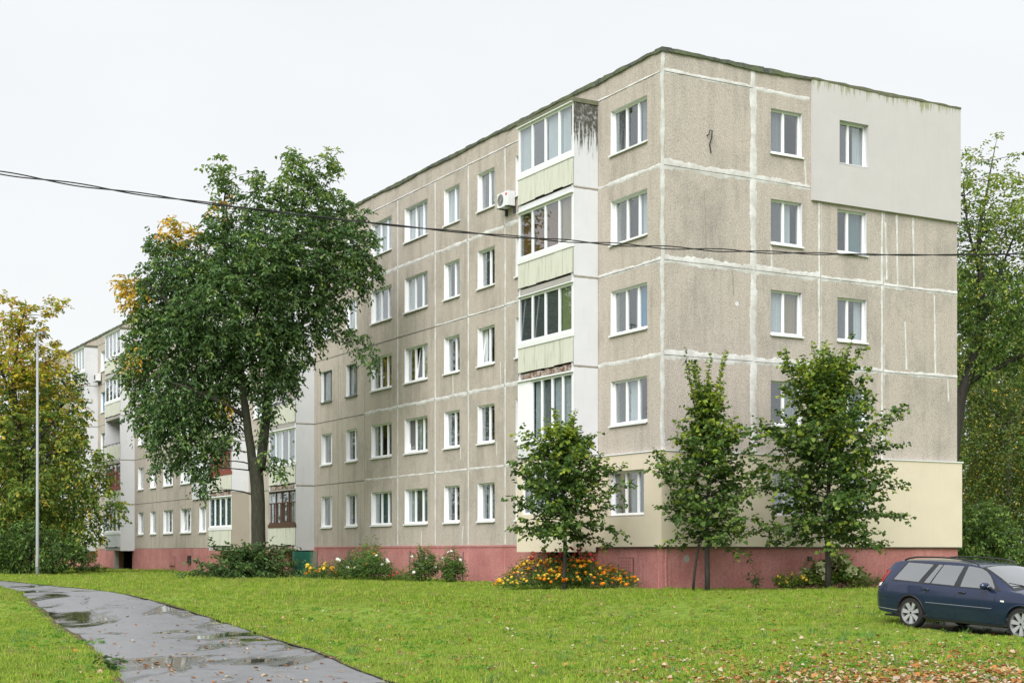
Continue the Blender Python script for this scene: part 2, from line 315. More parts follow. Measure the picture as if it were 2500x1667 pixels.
for Q, s in ((RQ, 1), (LQ, -1)):
    inn = [(x, y, gz(x, y)+.020) for x, y in Q]; o1 = []; o2 = []
    for i, (x, y) in enumerate(Q):
        t = Q[min(i+1, NP-1)]-Q[max(i-1, 0)]; nrm = np.array([t[1], -t[0]])/np.linalg.norm(t)*s
        wv = .02+.12*random.random(); a = Q[i]+nrm*wv; b = Q[i]-nrm*(.02+.10*random.random()**2)
        o1.append((a[0], a[1], gz(*a)+.010)); o2.append((b[0], b[1], gz(*b)+.030))
    mb.grid([o1, inn, o2])
tag(mb.build('path_edge', M['mud'], smooth=True), kind='structure')
# parking strip under the car, asphalt darkened to deepen the shade beneath it
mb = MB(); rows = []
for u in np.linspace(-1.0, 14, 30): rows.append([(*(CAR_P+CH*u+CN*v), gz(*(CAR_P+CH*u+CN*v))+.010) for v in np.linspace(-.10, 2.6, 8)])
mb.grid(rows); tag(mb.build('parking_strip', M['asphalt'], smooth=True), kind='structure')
# ------------------------------------------------------------------ the apartment block
YAW, BX, BY = .5157, 4.415, 43.32
BLD = empty('apartment_building', (BX, BY, 0), YAW)
tag(BLD, 'long five storey grey panel apartment block with pink plinth and stacked balconies', 'building')
J = [1.34, 4.13, 6.92, 9.71, 12.49, 15.24]; TOP = 15.86; LEN = 92.; WID = 12.0
def P(side, s, z, o=0.): return (-o, s, z) if side == 'L' else (s, -o, z)
def pbox(mb, side, s0, s1, z0, z1, o0, o1):
    if side == 'L': mb.box(-max(o0, o1), -min(o0, o1), min(s0, s1), max(s0, s1), z0, z1)
    else: mb.box(min(s0, s1), max(s0, s1), -max(o0, o1), -min(o0, o1), z0, z1)
def wall_panel(name, side, s0, s1, z0, z1, mats, holes=(), o=0., th=.30, gap=.007, parent=None):
    """slab with real window openings; slot 0 face, slot 1 reveals"""
    s0 += gap; s1 -= gap; z0 += gap; z1 -= gap; mb = MB()
    ss = sorted({s0, s1, *[h[0] for h in holes], *[h[1] for h in holes]}); zs = sorted({z0, z1, *[h[2] for h in holes], *[h[3] for h in holes]})
    for a, b in zip(ss, ss[1:]):
        for c, d in zip(zs, zs[1:]):
            if any(h[0] <= a and b <= h[1] and h[2] <= c and d <= h[3] for h in holes): continue
            for oo in (o, o-th): mb.quad(P(side, a, c, oo), P(side, b, c, oo), P(side, b, d, oo), P(side, a, d, oo))
    for a, b, c, d in [(s0, s1, z0, z1)]+[h for h in holes]:
        mb.cur = 0 if (a, b, c, d) == (s0, s1, z0, z1) else 1
        for (p, q) in (((a, c), (b, c)), ((b, c), (b, d)), ((b, d), (a, d)), ((a, d), (a, c))):
            mb.quad(P(side, *p, o), P(side, *q, o), P(side, *q, o-th), P(side, *p, o-th))
    return mb.build(name, mats, parent or BLD)
def seal(side, a, b, w, mat, proud=.006, rag=.45, parent=None, name='joint_seal', step=.07):
    """hand-smeared mastic bead from a to b ((s,z) pairs) with a ragged edge"""
    a = np.array(a, float); b = np.array(b, float); L = np.linalg.norm(b-a); n_ = max(3, int(L/step)); t = (b-a)/L; nn = np.array([-t[1], t[0]])
    ph = RNG.uniform(0, 9, 6); rows = [[], [], [], [], []]
    for i in range(n_+1):
        d = L*i/n_; c = a+t*d
        wl = w/2*(1+rag*(.5*math.sin(d*3.1+ph[0])+.3*math.sin(d*9+ph[1])+.5*RNG.normal()*.6)); wr = w/2*(1+rag*(.5*math.sin(d*2.7+ph[2])+.3*math.sin(d*8+ph[3])+.5*RNG.normal()*.6))
        wl = max(wl, w*.15); wr = max(wr, w*.15)
        for k, (f_, h_) in enumerate(((-1, -.002), (-.7, .7), (0, 1), (.7, .7), (1, -.002))):
            q = c+nn*(f_*(wl if f_ < 0 else wr)); rows[k].append(P(side, q[0], q[1], proud*h_ if h_ > 0 else -.002))
    mb = MB(); mb.grid(rows); return mb.build(name, mat, parent or BLD, smooth=True)
def curtain(side, s0, s1, z0, z1, o, mat, parent, folds=9, amp=.025, name='curtain'):
    n_ = max(4, int(folds*4*(s1-s0))); mb = MB(); ph = random.random()*6
    r = [(s0+(s1-s0)*i/n_, o+amp*math.sin(folds*2*math.pi*(s0+(s1-s0)*i/n_)/1.0+ph)*(.7+.3*math.sin(i*1.7))) for i in range(n_+1)]
    mb.grid([[P(side, s, z, q) for s, q in r] for z in (z0, (z0+z1)/2, z1)]); return mb.build(name, mat, parent, smooth=True)
def flatpane(side, s0, s1, z0, z1, o, mat, parent, name='pane', th=.008):
    mb = MB(); pbox(mb, side, s0, s1, z0, z1, o, o-th); return mb.build(name, mat, parent)
STY = ['screen', 'grey', 'white', 'dark', 'half', 'teal', 'tan', 'screen', 'grey', 'half']
def window(side, s0, s1, z0, z1, fr, recess=.13, frame='pvc', looks=None, sill=True, sillmat='metal_white', tilt=None, parent=None, name='window', fw=.055, mull=.085, o=0.):
    """frame with mullions; fr = image left-to-right mullion fractions; children pane / sill / curtain"""
    flip = side == 'L'; e = o-recess; mb = MB(); d = .07
    def X(f): return s1-(s1-s0)*f if flip else s0+(s1-s0)*f
    pbox(mb, side, s0, s1, z0, z0+fw+.015, e, e-d); pbox(mb, side, s0, s1, z1-fw, z1, e, e-d)
    for a, b in ((s0, s0+fw), (s1-fw, s1)): pbox(mb, side, a, b, z0+fw+.015, z1-fw, e-.001, e-d)
    edges = [0.]+list(fr)+[1.]
    for f in fr: pbox(mb, side, X(f)-mull/2, X(f)+mull/2, z0+fw+.015, z1-fw, e+.004, e-d)
    w = mb.build(name, M[frame], parent or BLD)
    for i, (a, b) in enumerate(zip(edges, edges[1:])):
        xa, xb = sorted((X(a), X(b))); xa += fw if xa == s0 else mull/2; xb -= fw if xb == s1 else mull/2
        za, zb = z0+fw+.015, z1-fw
        lk = looks[i % len(looks)] if looks else random.choice(STY)
        if side == 'L' and z0 < 10 and frame == 'pvc' and name == 'window': lk = {'white': random.choice(('screen', 'screen', 'grey', 'white')), 'half': random.choice(('half', 'dark', 'half'))}.get(lk, lk)
        if tilt is not None and tilt == i:                                   # sash tilted inwards at the top
            mb = MB(); ti = .16
            for (p, q, r_, t_) in ((xa, xb, za, za+.05), (xa, xb, zb-.05, zb), (xa, xa+.05, za, zb), (xb-.05, xb, za, zb)):
                oo = [e-.02-ti*(zz-za)/(zb-za) for zz in (r_, t_)]
                pts = [P(side, s_, zz, oo[k]+dd) for k, zz in enumerate((r_, t_)) for dd in (0, -.04) for s_ in (p, q)]; mb.hexa(pts)
            mb.build('sash', M[frame], w)
            mb = MB(); pts = [P(side, s_, zz, e-.035-ti*(zz-za)/(zb-za)) for s_, zz in ((xa+.04, za), (xb-.04, za), (xb-.04, zb), (xa+.04, zb))]; mb.poly(pts); mb.build('pane', M['glass'], w)
        else: flatpane(side, xa-.005, xb+.005, za-.005, zb+.005, e-.03, M['glass'], w)
        c = e-.14
        if lk == 'screen': flatpane(side, xa, xb, za, zb, e-.062, M['screen'], w, 'insect_screen', .004)
        elif lk in ('grey', 'white', 'teal', 'tan', 'brown', 'red'): curtain(side, xa-.03, xb+.03, za-.02, zb, c, M['curtain_'+lk], w, 8+random.random()*4)
        elif lk == 'half':
            m_ = xa+(xb-xa)*random.choice((.45, .6)); curtain(side, *((xa-.03, m_) if random.random() < .5 else (m_, xb+.03)), za-.02, zb, c, M['curtain_white'], w, 10)
        elif lk in ('olive', 'blue'): flatpane(side, xa, xb, za, zb, c+.04, M['blind_'+lk], w, 'blind', .004)
    if sill:
        mb = MB(); a, b = s0-.04, s1+.04; pts = []
        for z_, dz in ((0, -.03), (1, 0)):
            for oo, dd in ((e-.02, .03), (o+.07, 0)):
                for s_ in (a, b): pts.append(P(side, s_, z0+dd-.022+dz, oo))
        mb.hexa(pts); pbox(mb, side, a, b, z0-.075, z0-.0515, o+.058, o+.069); mb.build('sill', M[sillmat], w)
    return w
FR2 = (.54,); FR3 = (.35, .68)
# ---- gable (right-hand face)
PG = [M['pebble_gable'], M['white_paint']]; PF = [M['pebble_front'], M['pvc']]
GB = [0, 3.38, 6.03, 8.67, WID]; GW = {1: (4.06, 5.30), 2: (6.75, 7.97)}
for r in range(5):
    for b in range(4):
        h = [(GW[b][0], GW[b][1], J[r]+.90, J[r]+2.25)] if b in GW else []
        wall_panel('wall_panel', 'R', GB[b]+(.30 if b == 0 else 0), GB[b+1], J[r], J[r+1], PG, h) if b else wall_panel('wall_panel', 'R', .004, GB[1], J[r], J[r+1], PG, h)
for b in range(4): wall_panel('parapet_panel', 'R', max(.004, GB[b]), GB[b+1], J[5], TOP, PG)
gl = {(4, 1): (['grey', 'dark'], None), (4, 2): (['screen', 'half'], None), (3, 1): (['screen', 'half'], None), (3, 2): (['dark', 'teal'], None), (2, 1): (['white', 'tan'], None), (2, 2): (['screen', 'half'], None), (1, 1): (['dark', 'grey'], None), (1, 2): (['grey', 'teal'], None), (0, 1): (['white', 'white'], None), (0, 2): (['white', 'grey'], None)}
for (r, b), (lk, ti) in gl.items():
    cl = .10 if (r == 0 or (r == 4 and b == 2)) else 0
    window('R', GW[b][0]+.003, GW[b][1]-.003, J[r]+.903, J[r]+2.247, (.47,) if b == 1 else (.42,), .12, looks=lk, o=cl if not cl else cl-.07)
# ragged white sealant on the gable
for r in range(1, 6):
    for b in range(4):
        if r == 5 and b > 1: continue
        if r == 5 and b == 1: seal('R', (GB[1], J[r]), (5.62, J[r]), .13, M['seal']); continue
        if r == 4 and b == 1: seal('R', (GB[1], J[r]+.02), (5.62, J[r]), .20, M['seal'], .009); seal('R', (GB[1], J[r]), (5.62, J[r]-.02), .022, M['joint_gap'], .012, .3, name='joint_gap'); continue
        if (r == 4 and b > 1) or r == 1: continue
        wd = (.29, .27, .18, .15)[b] if r < 5 else .14
        seal('R', (GB[b]+.05, J[r]+(.02 if b < 2 else 0)), (GB[b+1], J[r]+.02), wd, M['seal'], .009, .42)
        seal('R', (GB[b]+.05, J[r]-.01), (GB[b+1], J[r]), .024, M['joint_gap'], .013, .35, name='joint_gap')
for r in range(1, 5):
    for b in (1, 2, 3):
        if r == 4 and b > 1: continue
        z1 = J[r+1] if not (r == 3 and b > 1) else 12.08
        seal('R', (GB[b], J[r]), (GB[b], z1), .25 if b == 1 else .15, M['seal'], .011, .3)
        if b > 1: seal('R', (GB[b]+.01, J[r]), (GB[b]+.01, z1), .035, M['seal_grey'], .015, .4)
seal('R', (GB[1], J[5]), (GB[1], TOP-.1), .18, M['seal'], .011)
for s, z0, z1 in ((8.83, 9.9, 11.75), (9.31, 9.75, 12.05), (10.03, 9.75, 12.05), (9.69, 7.05, 8.62), (10.99, 6.98, 9.6), (11.59, 6.1, 6.85), (1.55, 10.2, 11.9), (2.6, 8.9, 9.6), (4.1, 9.75, 10.55), (5.45, 12.5, 13.3)):
    m_ = M['seal'] if s > 4 else M['seal_grey']
    seal('R', (s-.03, z1), (s+.02, z0), .085, m_, .006, .35, name='crack_repair')
mb = MB(); pts = [(2.75+.075*math.cos(a*.7854)*(1+.2*random.random()), 8.62+.075*math.sin(a*.7854)) for a in range(8)]; mb.poly([P('R', s, z, .006) for s, z in pts]); mb.build('paint_spot', M['white_paint'], BLD)
# cladding: grey plaster patch at the top, cream ground floor
wall_panel('plaster_cladding', 'R', 5.66, WID+.06, 12.09, TOP+.03, [M['plaster_patch'], M['plaster_patch']], [(GW[2][0], GW[2][1], J[4]+.90, J[4]+2.25)], o=.10, th=.096, gap=0)
wall_panel('cream_cladding', 'R', -.10, WID+.10, J[0]-.06, J[1]-.05, [M['cream'], M['cream']], [(GW[b][0], GW[b][1], J[0]+.90, J[0]+2.25) for b in (1, 2)], o=.12, th=.116, gap=0)
wall_panel('cream_cladding', 'L', -.115, 3.44, J[0]-.06, J[1]-.05, [M['cream'], M['cream']], [(.78, 2.75, J[0]+.90, J[0]+2.25)], o=.12, th=.116, gap=0)
mb = MB(); pbox(mb, 'R', -.14, WID+.14, J[1]-.049, J[1]-.012, .15, -.002); pbox(mb, 'L', -.139, 3.44, J[1]-.048, J[1]-.013, .149, -.001); mb.build('drip_flashing', M['metal_white'], BLD)
mb = MB(); pbox(mb, 'R', -.10, WID+.10, J[0]-.085, J[0]-.061, .125, .0); pbox(mb, 'L', -.124, 3.44, J[0]-.084, J[0]-.0615, .124, .001); mb.build('base_profile', M['dark_metal'], BLD)
# corner: two wide white beads
for r in range(1, 6):
    z0, z1 = J[r]-(.05 if r > 1 else .0), (J[r+1] if r < 5 else TOP-.06)
    mb = MB(); n_ = 36; A_ = [[], [], [], [], []]
    for i in range(n_+1):
        z = z0+(z1-z0)*i/n_; wl = .11+.03*math.sin(z*4+r)+RNG.normal()*.008; wr = .08+.02*math.sin(z*3.3)+RNG.normal()*.008
        for k, p in enumerate(((0.003, wl, z), (-.010, wl*.7, z), (-.012, -.012, z), (wr*.7, -.010, z), (wr, .003, z))): A_[k].append(p)
    mb.grid(A_); mb.build('joint_seal', M['seal'], BLD)
# ---- long front (left-hand face)
BAL = [(3.48, 6.92), (27.12, 30.55), (35.92, 39.5), (57.22, 61.0), (66.55, 70.05), (84.5, 88.0)]
FB = [(0, 3.45, .78, 2.75), (3.45, 6.95, 'b'), (6.95, 9.45, 7.45, 8.70), (9.45, 12.2, 10.2, 11.47), (12.2, 14.9, 12.88, 14.14), (14.9, 18.25, 15.55, 17.6), (18.25, 21.5, 18.83, 20.84),
      (21.5, 24.35, 22.28, 23.5), (24.35, 27.1, 25.06, 26.3), (27.1, 30.55, 'b'), (30.55, 33.3, 31.4, 32.65), (33.3, 35.9, 34.0, 35.2), (35.9, 39.5, 'b'), (39.5, 42.2, 40.2, 41.4), (42.2, 45.0, 42.8, 44.02),
      (45.0, 48.2, 45.52, 47.5), (48.2, 51.7, 49.0, 50.95), (51.7, 54.4, 52.46, 53.7), (54.4, 57.2, 55.2, 56.44), (57.2, 61.0, 'b'), (61.0, 63.8, 61.6, 62.85), (63.8, 66.5, 64.42, 65.75), (66.5, 70.05, 'b'),
      (70.05, 72.9, 70.8, 72.0), (72.9, 75.6, 73.5, 74.7), (75.6, 78.8, 76.2, 78.2), (78.8, 81.6, 79.4, 80.6), (81.6, 84.5, 82.2, 83.4), (84.5, 88, 'b'), (88, LEN, 89, 90.3)]
LK = {(0, 4): ['screen', 'dark', 'grey'], (0, 3): ['screen', 'dark', 'white'], (0, 2): ['screen', 'half', 'blue'], (0, 1): ['white', 'white', 'dark'], (0, 0): ['white', 'grey', 'white'],
      (5, 4): ['white', 'white', 'white'], (6, 4): ['white', 'white', 'white'], (5, 3): ['white', 'screen', 'dark'], (6, 3): ['white', 'screen', 'dark'], (5, 2): ['dark', 'half', 'olive'], (5, 1): ['screen', 'half', 'screen'], (5, 0): ['half', 'screen', 'teal'], (6, 1): ['screen', 'dark', 'screen'], (6, 0): ['teal', 'teal', 'teal'],
      (3, 4): ['screen', 'white'], (4, 4): ['white', 'white'], (3, 3): ['screen', 'dark'], (4, 3): ['half', 'half'], (3, 2): ['half', 'dark'], (4, 2): ['half', 'dark'], (3, 1): ['screen', 'dark'], (4, 1): ['screen', 'half'], (3, 0): ['half', 'grey'], (4, 0): ['screen', 'dark'],
      (8, 0): ['grey', 'half'], (7, 0): ['screen', 'half'], (8, 1): ['screen', 'grey'], (7, 1): ['screen', 'grey']}
for i, bay in enumerate(FB):
    s0, s1 = bay[0], bay[1]; far = s0 > 21
    for r in range(5):
        if bay[2] == 'b': hole = [(s0+.75, s0+1.55, J[r]+.14, J[r]+2.25), (s0+1.62, s0+2.75, J[r]+.9, J[r]+2.25)]
        else: hole = [(bay[2], bay[3], J[r]+.90, J[r]+2.25)]
        wall_panel('wall_panel', 'L', max(s0, .004), s1, J[r], J[r+1], PF, hole)
        if bay[2] == 'b':
            window('L', s0+.753, s0+1.547, J[r]+.143, J[r]+2.247, (), .1, looks=['dark'], sill=False, name='balcony_door')
            window('L', s0+1.623, s0+2.747, J[r]+.903, J[r]+2.247, (.5,), .1, looks=['grey', 'white'], sill=False)
            continue
        wide = bay[3]-bay[2] > 1.6; lk = LK.get((i, r)); fm = 'pvc'; sm = 'metal_white'
        if i in (7, 8) and r == 2: fm = 'frame_green'; sm = 'frame_green'; lk = ['grey', 'dark']
        if i == 21: fm = 'frame_blue' if r == 3 else ('pvc' if r > 2 else 'frame_grey')
        fr = FR3 if wide else FR2
        if i in (8, 17, 18) or (i == 7): fr = (.66,) if i != 7 else (.60,)
        window('L', bay[2]+.003, bay[3]-.003, J[r]+.903, J[r]+2.247, fr, .13 if (i+r) % 3 else .16, frame=fm, looks=lk, sillmat=sm, tilt={(5, 2): 1, (6, 2): None, (3, 2): 0, (5, 1): 0, (15, 0): 0, (4, 2): None}.get((i, r)), o=.05 if (i == 0 and r == 0) else 0)
    wall_panel('parapet_panel', 'L', max(s0, .004), s1, J[5], TOP, PF)
    # joints
    near = s1 < 21.6; mt = M['seal'] if near else M['seal_grey']; wv = .10 if near else .06
    for r in range(1, 6):
        if bay[2] == 'b' and r < 5: continue
        if i == 0 and r == 1: continue
        m2, w2 = mt, (.135 if near else .07)
        if near and r in (1, 3) and s0 > 9: m2 = M['seal_grey'] if r == 3 and s0 > 14 else M['seal']; w2 = .08
        if r == 5: m2 = M['seal'] if s0 < 21 else M['seal_grey']; w2 = .075
        seal('L', (s0+.05, J[r]), (s1, J[r]+.01), w2, m2, .008, .5)
        if not near or r in (3, 5): seal('L', (s0+.05, J[r]-.012), (s1, J[r]-.008), .025, M['joint_gap'], .012, .35, name='joint_gap')
    if i and bay[2] != 'b' and FB[i-1][2] != 'b':
        for r in range(5): seal('L', (s0, J[r]+.05), (s0, J[r+1]-.03), wv, mt, .010, .3)
    if i in (3, 4) : seal('L', (s0+.62, J[1]+.4), (s0+.60, J[1]+.86), .06, M['seal'], .006, name='crack_repair'); seal('L', (s0+.3+(i-3)*.9, J[2]+.05), (s0+.34+(i-3)*.9, J[2]+.86), .07, M['seal'], .006, name='crack_repair')
seal('L', (16.1, J[0]+.04), (16.08, J[0]+.6), .06, M['seal'], .006, name='crack_repair'); seal('L', (12.7, J[0]+.04), (12.6, J[0]+.75), .06, M['seal'], .006, name='crack_repair')
wall_panel('white_cladding', 'L', 42.1, 45.1, J[1]-.1, J[2], [M['white_paint'], M['pvc']], [(42.8, 44.02, J[1]+.90, J[1]+2.25)], o=.08, th=.076, gap=0)
# plinth, rear and hidden sides, roof, floors
hol = [(3.9, 6.5), (27.6, 30.3), (57.7, 61.0)]
edges = [0]; [edges.extend(h) for h in hol]; edges.append(LEN)
for a, b in zip(edges[::2], edges[1::2]):
    k = max(1, round((b-a)/3.2))
    for q in range(k): wall_panel('plinth_panel', 'L', (a if a else .03)+(b-a)*q/k, a+(b-a)*(q+1)/k, -.3, J[0]-.004, [M['plinth'], M['plinth']], o=.03 if a > 0 or q > 0 else .025, th=.33, gap=.006)
for a, b in hol:
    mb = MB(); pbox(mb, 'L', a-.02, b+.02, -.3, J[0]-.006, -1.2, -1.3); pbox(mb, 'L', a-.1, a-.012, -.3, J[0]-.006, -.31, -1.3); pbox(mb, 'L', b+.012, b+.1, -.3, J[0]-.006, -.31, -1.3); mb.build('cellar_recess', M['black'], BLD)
for b in range(4): wall_panel('plinth_panel', 'R', GB[b] if b else -.03, GB[b+1], -.3, J[0]-.004, [M['plinth'], M['plinth']], o=.03, th=.33, gap=.006)
for s in (0.12, 3.38, 8.67): seal('R', (s, -.1), (s, J[0]-.1), .12, M['plinth'], .05, .4, name='plinth_joint')
for s in (.18, 9.45, 12.2, 1.95): seal('L', (s, -.1), (s, J[0]-.1), .10, M['plinth'], .05, .4, name='plinth_joint')
mb = MB(); pbox(mb, 'L', 3.46, 27, J[0]-.05, J[0]+.02, .05, -.002); mb.build('plinth_ledge', M['plinth'], BLD)
def hatch(side, s0, s1, z0, z1, mat, o=.03, nm='vent_hatch'):
    mb = MB(); pbox(mb, side, s0, s1, z0, z1, o+.075, o-.01); h = mb.build(nm, M['hatch_paint'] if nm == 'vent_hatch' else mat, BLD)
    if nm == 'vent_hatch': mb = MB(); pbox(mb, side, s0-.025, s1+.025, z0-.03, z1+.02, o+.012, o-.01); mb.build('hatch_shadow', M['dark_metal'], h)  # dark box behind the hatch draws the shadow around its edges
    if nm == 'vent_hatch':
        mb = MB()
        for a in range(4):
            for b in range(5): s = s0+(s1-s0)*(.2+.2*a); z = z0+(z1-z0)*(.15+.17*b); pbox(mb, side, s-.015, s+.015, z-.015, z+.015, o+.078, o+.03)
        mb.build('hole', M['dark_metal'], h)
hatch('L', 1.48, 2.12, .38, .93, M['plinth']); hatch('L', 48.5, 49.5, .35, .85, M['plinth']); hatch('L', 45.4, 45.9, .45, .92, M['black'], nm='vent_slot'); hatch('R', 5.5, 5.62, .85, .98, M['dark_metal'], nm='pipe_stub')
mb = MB(); mb.poly([P('R', .85+.11*math.cos(a*.5236), .92+.12*math.sin(a*.5236), .034) for a in range(12)]); mb.build('paint_spot', M['concrete'], BLD)
mb = MB(); mb.box(.31, WID-.02, .31, LEN, 15.78, 15.80); mb.build('roof', M['felt'], BLD)
mb = MB(); mb.box(WID-.3, WID, .31, LEN, -.3, TOP-.01); mb.box(.31, WID-.31, LEN-.3, LEN-.003, -.3, TOP-.01); mb.build('rear_wall', M['pebble_front'], BLD)
mb = MB()
for r in range(5): mb.box(.31, WID-.31, .31, LEN-.31, J[r]-.11, J[r]+.08)
mb.build('floor_slab', M['interior'], BLD)
mb = MB(); mb.box(4.2, 4.3, 4.3, LEN-.4, 0, 15.7); mb.box(4.3, WID-.4, 4.2, 4.29, 0, 15.7)
for s in (3.6, 9.45, 14.9, 21.5, 27.1, 33.3, 39.5, 45., 51.7, 57.2, 63.8, 70, 78): mb.box(.32, 4.19, s-.05, s+.05, 0, 15.7)
mb.box(6.02, 6.1, .32, 4.19, 0, 15.7); mb.build('inner_wall', M['interior'], BLD)
# felt roof edging, a wobbly strip per panel
def edging(side, s0, s1, mat, z=TOP-.03, o=.055, h=.085, nm='roof_edging'):
    mb = MB(); k = max(4, int((s1-s0)/.25)); A_ = [[] for _ in range(5)]
    for i in range(k+1):
        s = s0+(s1-s0)*i/k; a = random.uniform(-.02, .02); b = random.uniform(-.012, .012)
        if nm == 'roof_edging' : dr = .03*math.sin(s*1.3)
        else: dr = 0
        for q, (oo, zz) in enumerate(((.003, z-.02+a+dr), (o+b, z-.03+a+dr), (o+b+.008, z+h+b), (-.30, z+h+.015+b), (-.31, z-.05))): A_[q].append(P(side, s, zz, oo))
    mb.grid(A_); return mb.build(nm, mat, BLD)
for q in range(30): edging('L', LEN*q/30-(.06 if q == 0 else 0), LEN*(q+1)/30, M['felt'])
for q in range(3): edging('R', -.06+5.7*q/3, -.06+5.7*(q+1)/3, M['felt'])
edging('R', 5.64, WID+.07, M['moss_edge'], z=TOP+.0, o=.115, h=.05)
# ---- balconies
def balcony(b, r, style):
    s0, s1 = BAL[b]; z = J[r]; dp = .90; sd = 'L'
    mb = MB(); pbox(mb, sd, s0+.13, s1-.11, z-.14, z+.0, -.001, dp-.03); root = mb.build('balcony', M['concrete'], BLD)
    zt = J[r+1]
    ch = M['white_stained'] if (r == 4 and b == 0) else M['white_paint']
    if b == 2 and r == 0: ch = M['beige_paint']
    if b == 0 and r == 0: ch = M['cream']
    cm = MB(); pbox(cm, sd, s0, s0+.13, z-(.14 if r == 0 else 0), (zt if r < 4 else z+2.62)-.006, .002, dp); cm.build('cheek_wall', ch, root)
    cm = MB(); pbox(cm, sd, s1-.11, s1, z-(.14 if r == 0 else 0), (zt if r < 4 else z+2.62)-.006, .002, dp); cm.build('cheek_wall', M['white_paint'], root)
    if r:
        mb = MB(); A_ = [[], [], []]
        for i in range(10):
            o = dp*i/9; w = .05+.02*random.random()
            A_[0].append((-o, s0+.004, z-w)); A_[1].append((-o, s0-.014, z+random.uniform(-.01, .01))); A_[2].append((-o, s0+.004, z+w*.6))
        mb.grid(A_); mb.build('cheek_joint', M['seal_grey'], root)
    if r == 4:                                                            # mossy concrete canopy
        mb = MB(); pbox(mb, sd, s0-.03, s1+.03, z+2.625, z+2.76, -.001, dp+.06); mb.build('canopy', M['moss_edge'], root)
    a, c = s0+.004, s1-.004; fo = dp+.004
    # slab edge: brick or white trim
    if r > 0 or style != 'cream':
        sm = M['old_brick'] if (b, r) in ((0, 2), (0, 1), (1, 0), (1, 1), (2, 1)) else M['concrete']
        if (b, r) in ((0, 4),): sm = M['white_paint']
        n_ = 12
        for q in range(n_ if sm is M['old_brick'] else 1):
            m_ = n_ if sm is M['old_brick'] else 1; x0 = a+.13+(c-a-.24)*q/m_; x1 = a+.13+(c-a-.24)*(q+1)/m_-(.012 if m_ > 1 else 0)
            mb = MB(); pbox(mb, sd, x0, x1, z-.135+random.uniform(-.0, .02), z+.06-random.uniform(0, .03), dp-.029, dp-.012+random.uniform(0, .02)); mb.build('slab_edge' if m_ == 1 else 'brick', sm, root)
    if style == 'cream':
        mb = MB(); pbox(mb, sd, s0-.02, s1+.02, z-.22, z+1.0, dp+.06, dp+.005); pbox(mb, sd, s0-.02, s0+.30, z+1.0, zt-.06, dp+.06, dp+.005); pbox(mb, sd, s1-.30, s1+.02, z+1.0, zt-.06, dp+.06, dp+.005); pbox(mb, sd, s0+.30, s1-.30, z+2.4, zt-.06, dp+.06, dp+.005)
        pbox(mb, sd, s0-.06, s0-.004, z-.22, zt-.06, -.0+.121, dp+.06); mb.build('cream_cladding', M['cream'], root)
        window(sd, s0+.302, s1-.302, z+1.002, z+2.398, (.25, .5, .75), -dp-.0, looks=['grey'], sill=True, parent=root, name='glazing_frame', o=dp+.0-dp); return
    # parapet boards
    ph0, ph1 = .10, (.90 if style != 'open' else .96)
    bm = {'r2': 'pvc', 'white': 'pvc'}.get(style, None); nb = 6
    mt = M['white_paint'] if (b == 3 and r == 0) or style == 'r2' else M['board_green']
    if style == 'r2': ph1 = .50
    wsum = 0; ws = [random.uniform(.85, 1.15) for _ in range(nb)]; tot = sum(ws)
    for q in range(nb):
        x0 = a+(c-a)*wsum/tot; wsum += ws[q]; x1 = a+(c-a)*wsum/tot-.012; t_ = random.uniform(0, .012)
        mb = MB(); pbox(mb, sd, x0, x1, z+ph0+random.uniform(-.02, .02), z+ph1, fo+.004+t_, fo+.024+t_); mb.build('parapet_board', mt, root)
    mb = MB(); pbox(mb, sd, a, c, z+ph0+.1, z+ph0+.14, fo, fo-.03); pbox(mb, sd, a, a+.03, z+ph0-.08, z+ph1, fo+.003, fo-.03); pbox(mb, sd, c-.03, c, z+ph0-.08, z+ph1, fo+.003, fo-.03); mb.build('railing_frame', M['dark_metal'], root)
    if style == 'open':
        mb = MB(); pbox(mb, sd, a, c, z+ph1+.10, z+ph1+.14, fo+.02, fo-.03)
        for q in range(5): x = a+.05+(c-a-.1)*q/4; pbox(mb, sd, x-.012, x+.012, z+ph1-.1, z+ph1+.10, fo-.002, fo-.026)
        mb.build('handrail', M['dark_metal'], root)
        mb = MB(); pbox(mb, sd, a+.13, c-.11, z+.96, z+2.6, .001, .006); return
    band = z+ph1+.004; gl0 = z+1.07; gl1 = z+2.60 if r == 4 else z+2.575
    if style == 'r2': gl0 = z+.62
    fm = {'brown': 'wood_brown', 'red': 'wood_red'}.get(style, 'pvc')
    mb = MB(); pbox(mb, sd, a-.02, c+.02, band, gl0-.003, fo+.055, fo-.02); mb.build('ledge', M['metal_white'] if fm == 'pvc' else M[fm], root)
    mb = MB(); pbox(mb, sd, a, c, gl1+.003, (zt-.145) if r < 4 else z+2.62, fo+.02, fo-.05); pbox(mb, sd, a-.02, c+.02, gl1+.01, gl1+.035, fo+.09, fo+.021); mb.build('lintel', M['metal_white'] if fm == 'pvc' else M['concrete'], root)
    lk = {(0, 4): ['white', 'screen', 'white', 'white'], (0, 3): ['brown', 'brown', 'brown', 'tan'], (0, 2): ['screen', 'screen', 'screen', 'olive'], (0, 1): ['white', 'grey', 'white', 'white'], (1, 1): ['teal', 'white', 'screen', 'teal'], (1, 0): ['white', 'grey', 'grey', 'white'], (2, 0): ['teal', 'teal', 'teal', 'teal'], (2, 1): ['red', 'grey', 'grey', 'grey']}.get((b, r), ['screen', 'grey', 'white', 'dark'])
    fr = (.26, .5, .75); x1 = c
    if style == 'r2':
        fr = (.25, .5, .75); x1 = c-.85; mb = MB(); pbox(mb, sd, x1+.003, c, gl0, gl1, fo+.03, fo-.03); mb.build('blank_panel', M['pvc'], root)
